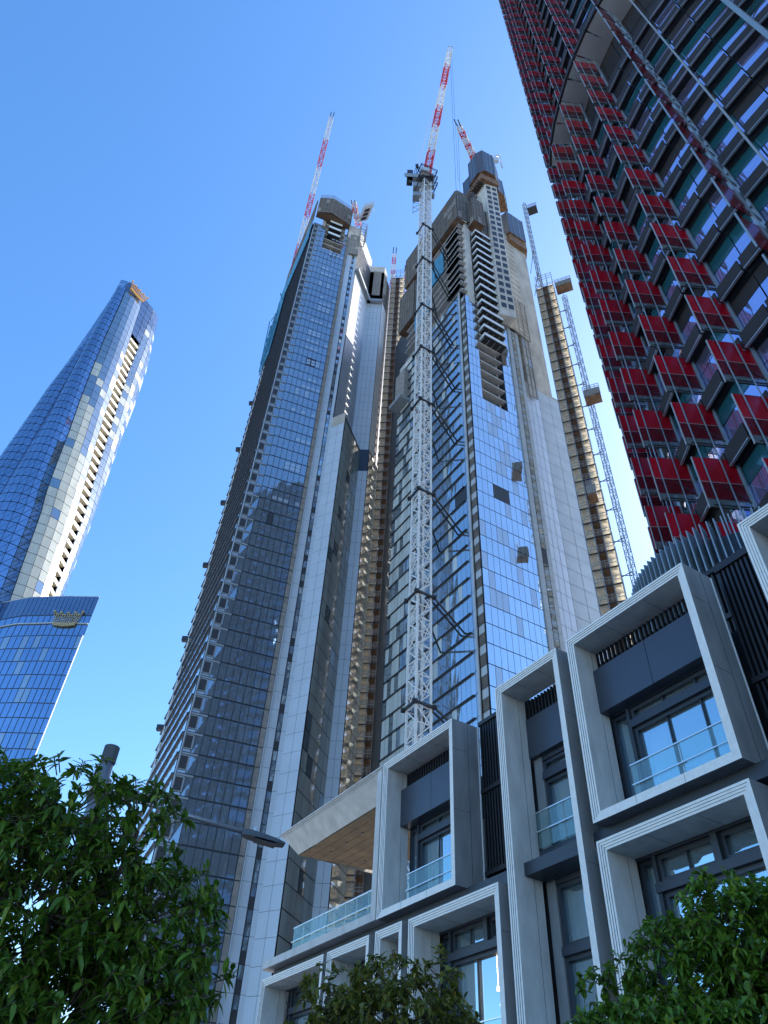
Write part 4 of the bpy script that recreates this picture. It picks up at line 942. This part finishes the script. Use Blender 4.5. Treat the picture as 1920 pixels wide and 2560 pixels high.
for i in range(len(L_) - 1):
    for j in range(4): b.q(L_[i][j], L_[i][(j + 1) % 4], L_[i + 1][(j + 1) % 4], L_[i + 1][j])
b.q(*L_[0]); b.q(*L_[-1][::-1]); b.build('lamp_head', M['cap'], lm)
b = MB(); b.tube(hd + d * .2 + u_ * .05, hd + d * .2 + u_ * .12, .035, .03, 12); b.build('light_sensor', M['panel'], lm)
b = MB(); b.box(hd + d * .22 - sdv * .09 - u_ * .075, d * .34, sdv * .18, u_ * .012); b.build('lens', M['line'], lm)

# ------------------------------------------------------------------ trees
def leaf(b, p, d, L, W, droop, mi=0):
    s = d.cross(V((0, 0, 1)));
    if s.length < 1e-3: s = V((1, 0, 0))
    s.normalize(); u = s.cross(d).normalized(); tw = rnd(-.5, .5); s = (s * math.cos(tw) + u * math.sin(tw))
    c1 = p + d * L * .33 - V((0, 0, droop * .08)) * L; c2 = p + d * L * .7 - V((0, 0, droop * .42)) * L; c3 = p + d * L - V((0, 0, droop)) * L; k = u * W * .16
    n = len(b.v); b.v += [tuple(x) for x in (p, c1 + s * W * .5 + k, c1, c1 - s * W * .5 + k, c2 + s * W * .4 + k, c2, c2 - s * W * .4 + k, c3)]
    b.f += [(n, n + 1, n + 2), (n, n + 2, n + 3), (n + 1, n + 4, n + 5, n + 2), (n + 2, n + 5, n + 6, n + 3), (n + 4, n + 7, n + 5), (n + 5, n + 7, n + 6)]; b.m += [mi] * 6
def tree(name, foot, blobs, label, leafm, nclus, L, W, trunk_to, seed, droop=.6):
    random.seed(seed); t = thing(name, tuple(foot), label, 'tree'); b = MB(); br = MB()
    tv = V(trunk_to); br.tube(V(foot), tv, .11, .07, 10)
    vol = [rx * ry * rz for _, (rx, ry, rz) in blobs]; tot = sum(vol)
    for (c, rad), vv in zip(blobs, vol):
        c = V(c); br.tube(tv, c, .045, .02, 6)
        for _ in range(int(nclus * vv / tot)):
            while True:
                u = V((rnd(-1, 1), rnd(-1, 1), rnd(-1, 1)))
                if .25 < u.length < 1: break
            u = u * (u.length ** -.35); p = c + V((u.x * rad[0], u.y * rad[1], u.z * rad[2])); out = V((u.x, u.y, u.z * .6 + .25)).normalized()
            if random.random() < .16: br.tube(c.lerp(p, .25), p, .010, .005, 4, cap=False)
            nl = random.randint(9, 14); tip = p + out * L * .8
            br.bar(p - out * L * .6, tip, .008)
            for i in range(nl):
                a = rnd(0, 2 * math.pi); e = rnd(-.15, .75); q = p.lerp(tip, i / nl)
                x = out.cross(V((.3, .2, 1))).normalized(); y = out.cross(x)
                d = ((x * math.cos(a) + y * math.sin(a)) * 1.0 + out * e).normalized()
                k_ = rnd(.5, 1.25); leaf(b, q, d, L * k_, W * k_ * rnd(.8, 1.25), droop * rnd(-.1, .95))
    br.build('trunk', M['bark'], t, True); b.build('crown', leafm, t)
    return t
LT = lambda az, r, el: tuple(pol(az, r, zel(el, r)))
tree('tree', tuple(pol(-19, 8.2)), [
    (LT(-27, 8.0, 18), (.75, .8, .6)), (LT(-21.5, 7.6, 19.5), (.62, .6, .5)), (LT(-16.5, 7.8, 19.5), (.40, .5, .42)), (LT(-22, 7.8, 14), (1.0, .9, .7)), (LT(-15.0, 7.8, 14), (.75, .7, .6)),
    (LT(-30, 7.8, 11.5), (.9, .8, .6)), (LT(-11.5, 7.6, 11.4), (.42, .45, .28)), (LT(-18, 7.6, 8.6), (1.1, .8, .55)), (LT(-26, 7.4, 7.5), (1.0, .8, .55)), (LT(-13.5, 7.7, 7), (.55, .6, .5)), (LT(-20, 7.8, 4), (1.3, .9, .45))],
    'dark broad-leaved street tree in the lower left corner, in front of the lamp', M['leaf1'], 2600, .125, .043, tuple(pol(-19, 8.1, 2.3)), 11)
tree('tree', tuple(pol(21, 9.2)), [
    (LT(24.6, 9.2, 15.2), (.50, .6, .50)), (LT(21.5, 9.2, 13.2), (.55, .6, .42)), (LT(27.5, 9.2, 14), (.75, .8, .55)), (LT(16.6, 9.2, 12.0), (.24, .3, .34)), (LT(15.6, 9.2, 8.6), (.42, .5, .34)), (LT(20, 9.2, 8.6), (.95, .9, .5)), (LT(26, 9.2, 9), (1.1, 1, .6)), (LT(21, 9.2, 5), (1.4, 1, .55))],
    'bright green bushy street tree in front of the widest stone frames, lower right', M['leaf2'], 3000, .11, .046, tuple(pol(21, 9.2, 2.4)), 12)
tree('tree', tuple(pol(2, 10.2)), [
    (LT(2.2, 10.2, 11.9), (.42, .5, .32)), (LT(-1.8, 10.2, 11.2), (.26, .3, .3)), (LT(5.8, 10.2, 12.4), (.24, .3, .32)), (LT(2.8, 10.2, 9.6), (.95, .8, .40)), (LT(-2.0, 10.2, 8.4), (.5, .5, .3)), (LT(6.5, 10.2, 8.4), (.45, .4, .3)), (LT(-4.6, 10.2, 6.8), (.3, .4, .25)), (LT(2, 10.2, 6.6), (1.4, .9, .5)), (LT(2, 10.2, 3.5), (1.5, .9, .4))],
    'olive green street tree at the bottom edge between the stone frames', M['leaf3'], 2300, .10, .042, tuple(pol(2, 10.2, 2.2)), 13)
tree('tree', tuple(pol(-6.6, 13)), [(LT(-6.9, 13, 7.1), (.30, .3, .3)), (LT(-7.4, 13, 6.2), (.5, .4, .3)), (LT(-5.6, 13, 6.0), (.4, .4, .3))],
    'small tree tip at the bottom edge left of the stone building', M['leaf2'], 70, .12, .044, tuple(pol(-6.6, 13, 2.4)), 14)

for o in C.objects:                          # look-alikes share a group
    k = o.name.split('.')[0]
    if o.parent is None and k in GROUPS: o['group'] = GROUPS[k]
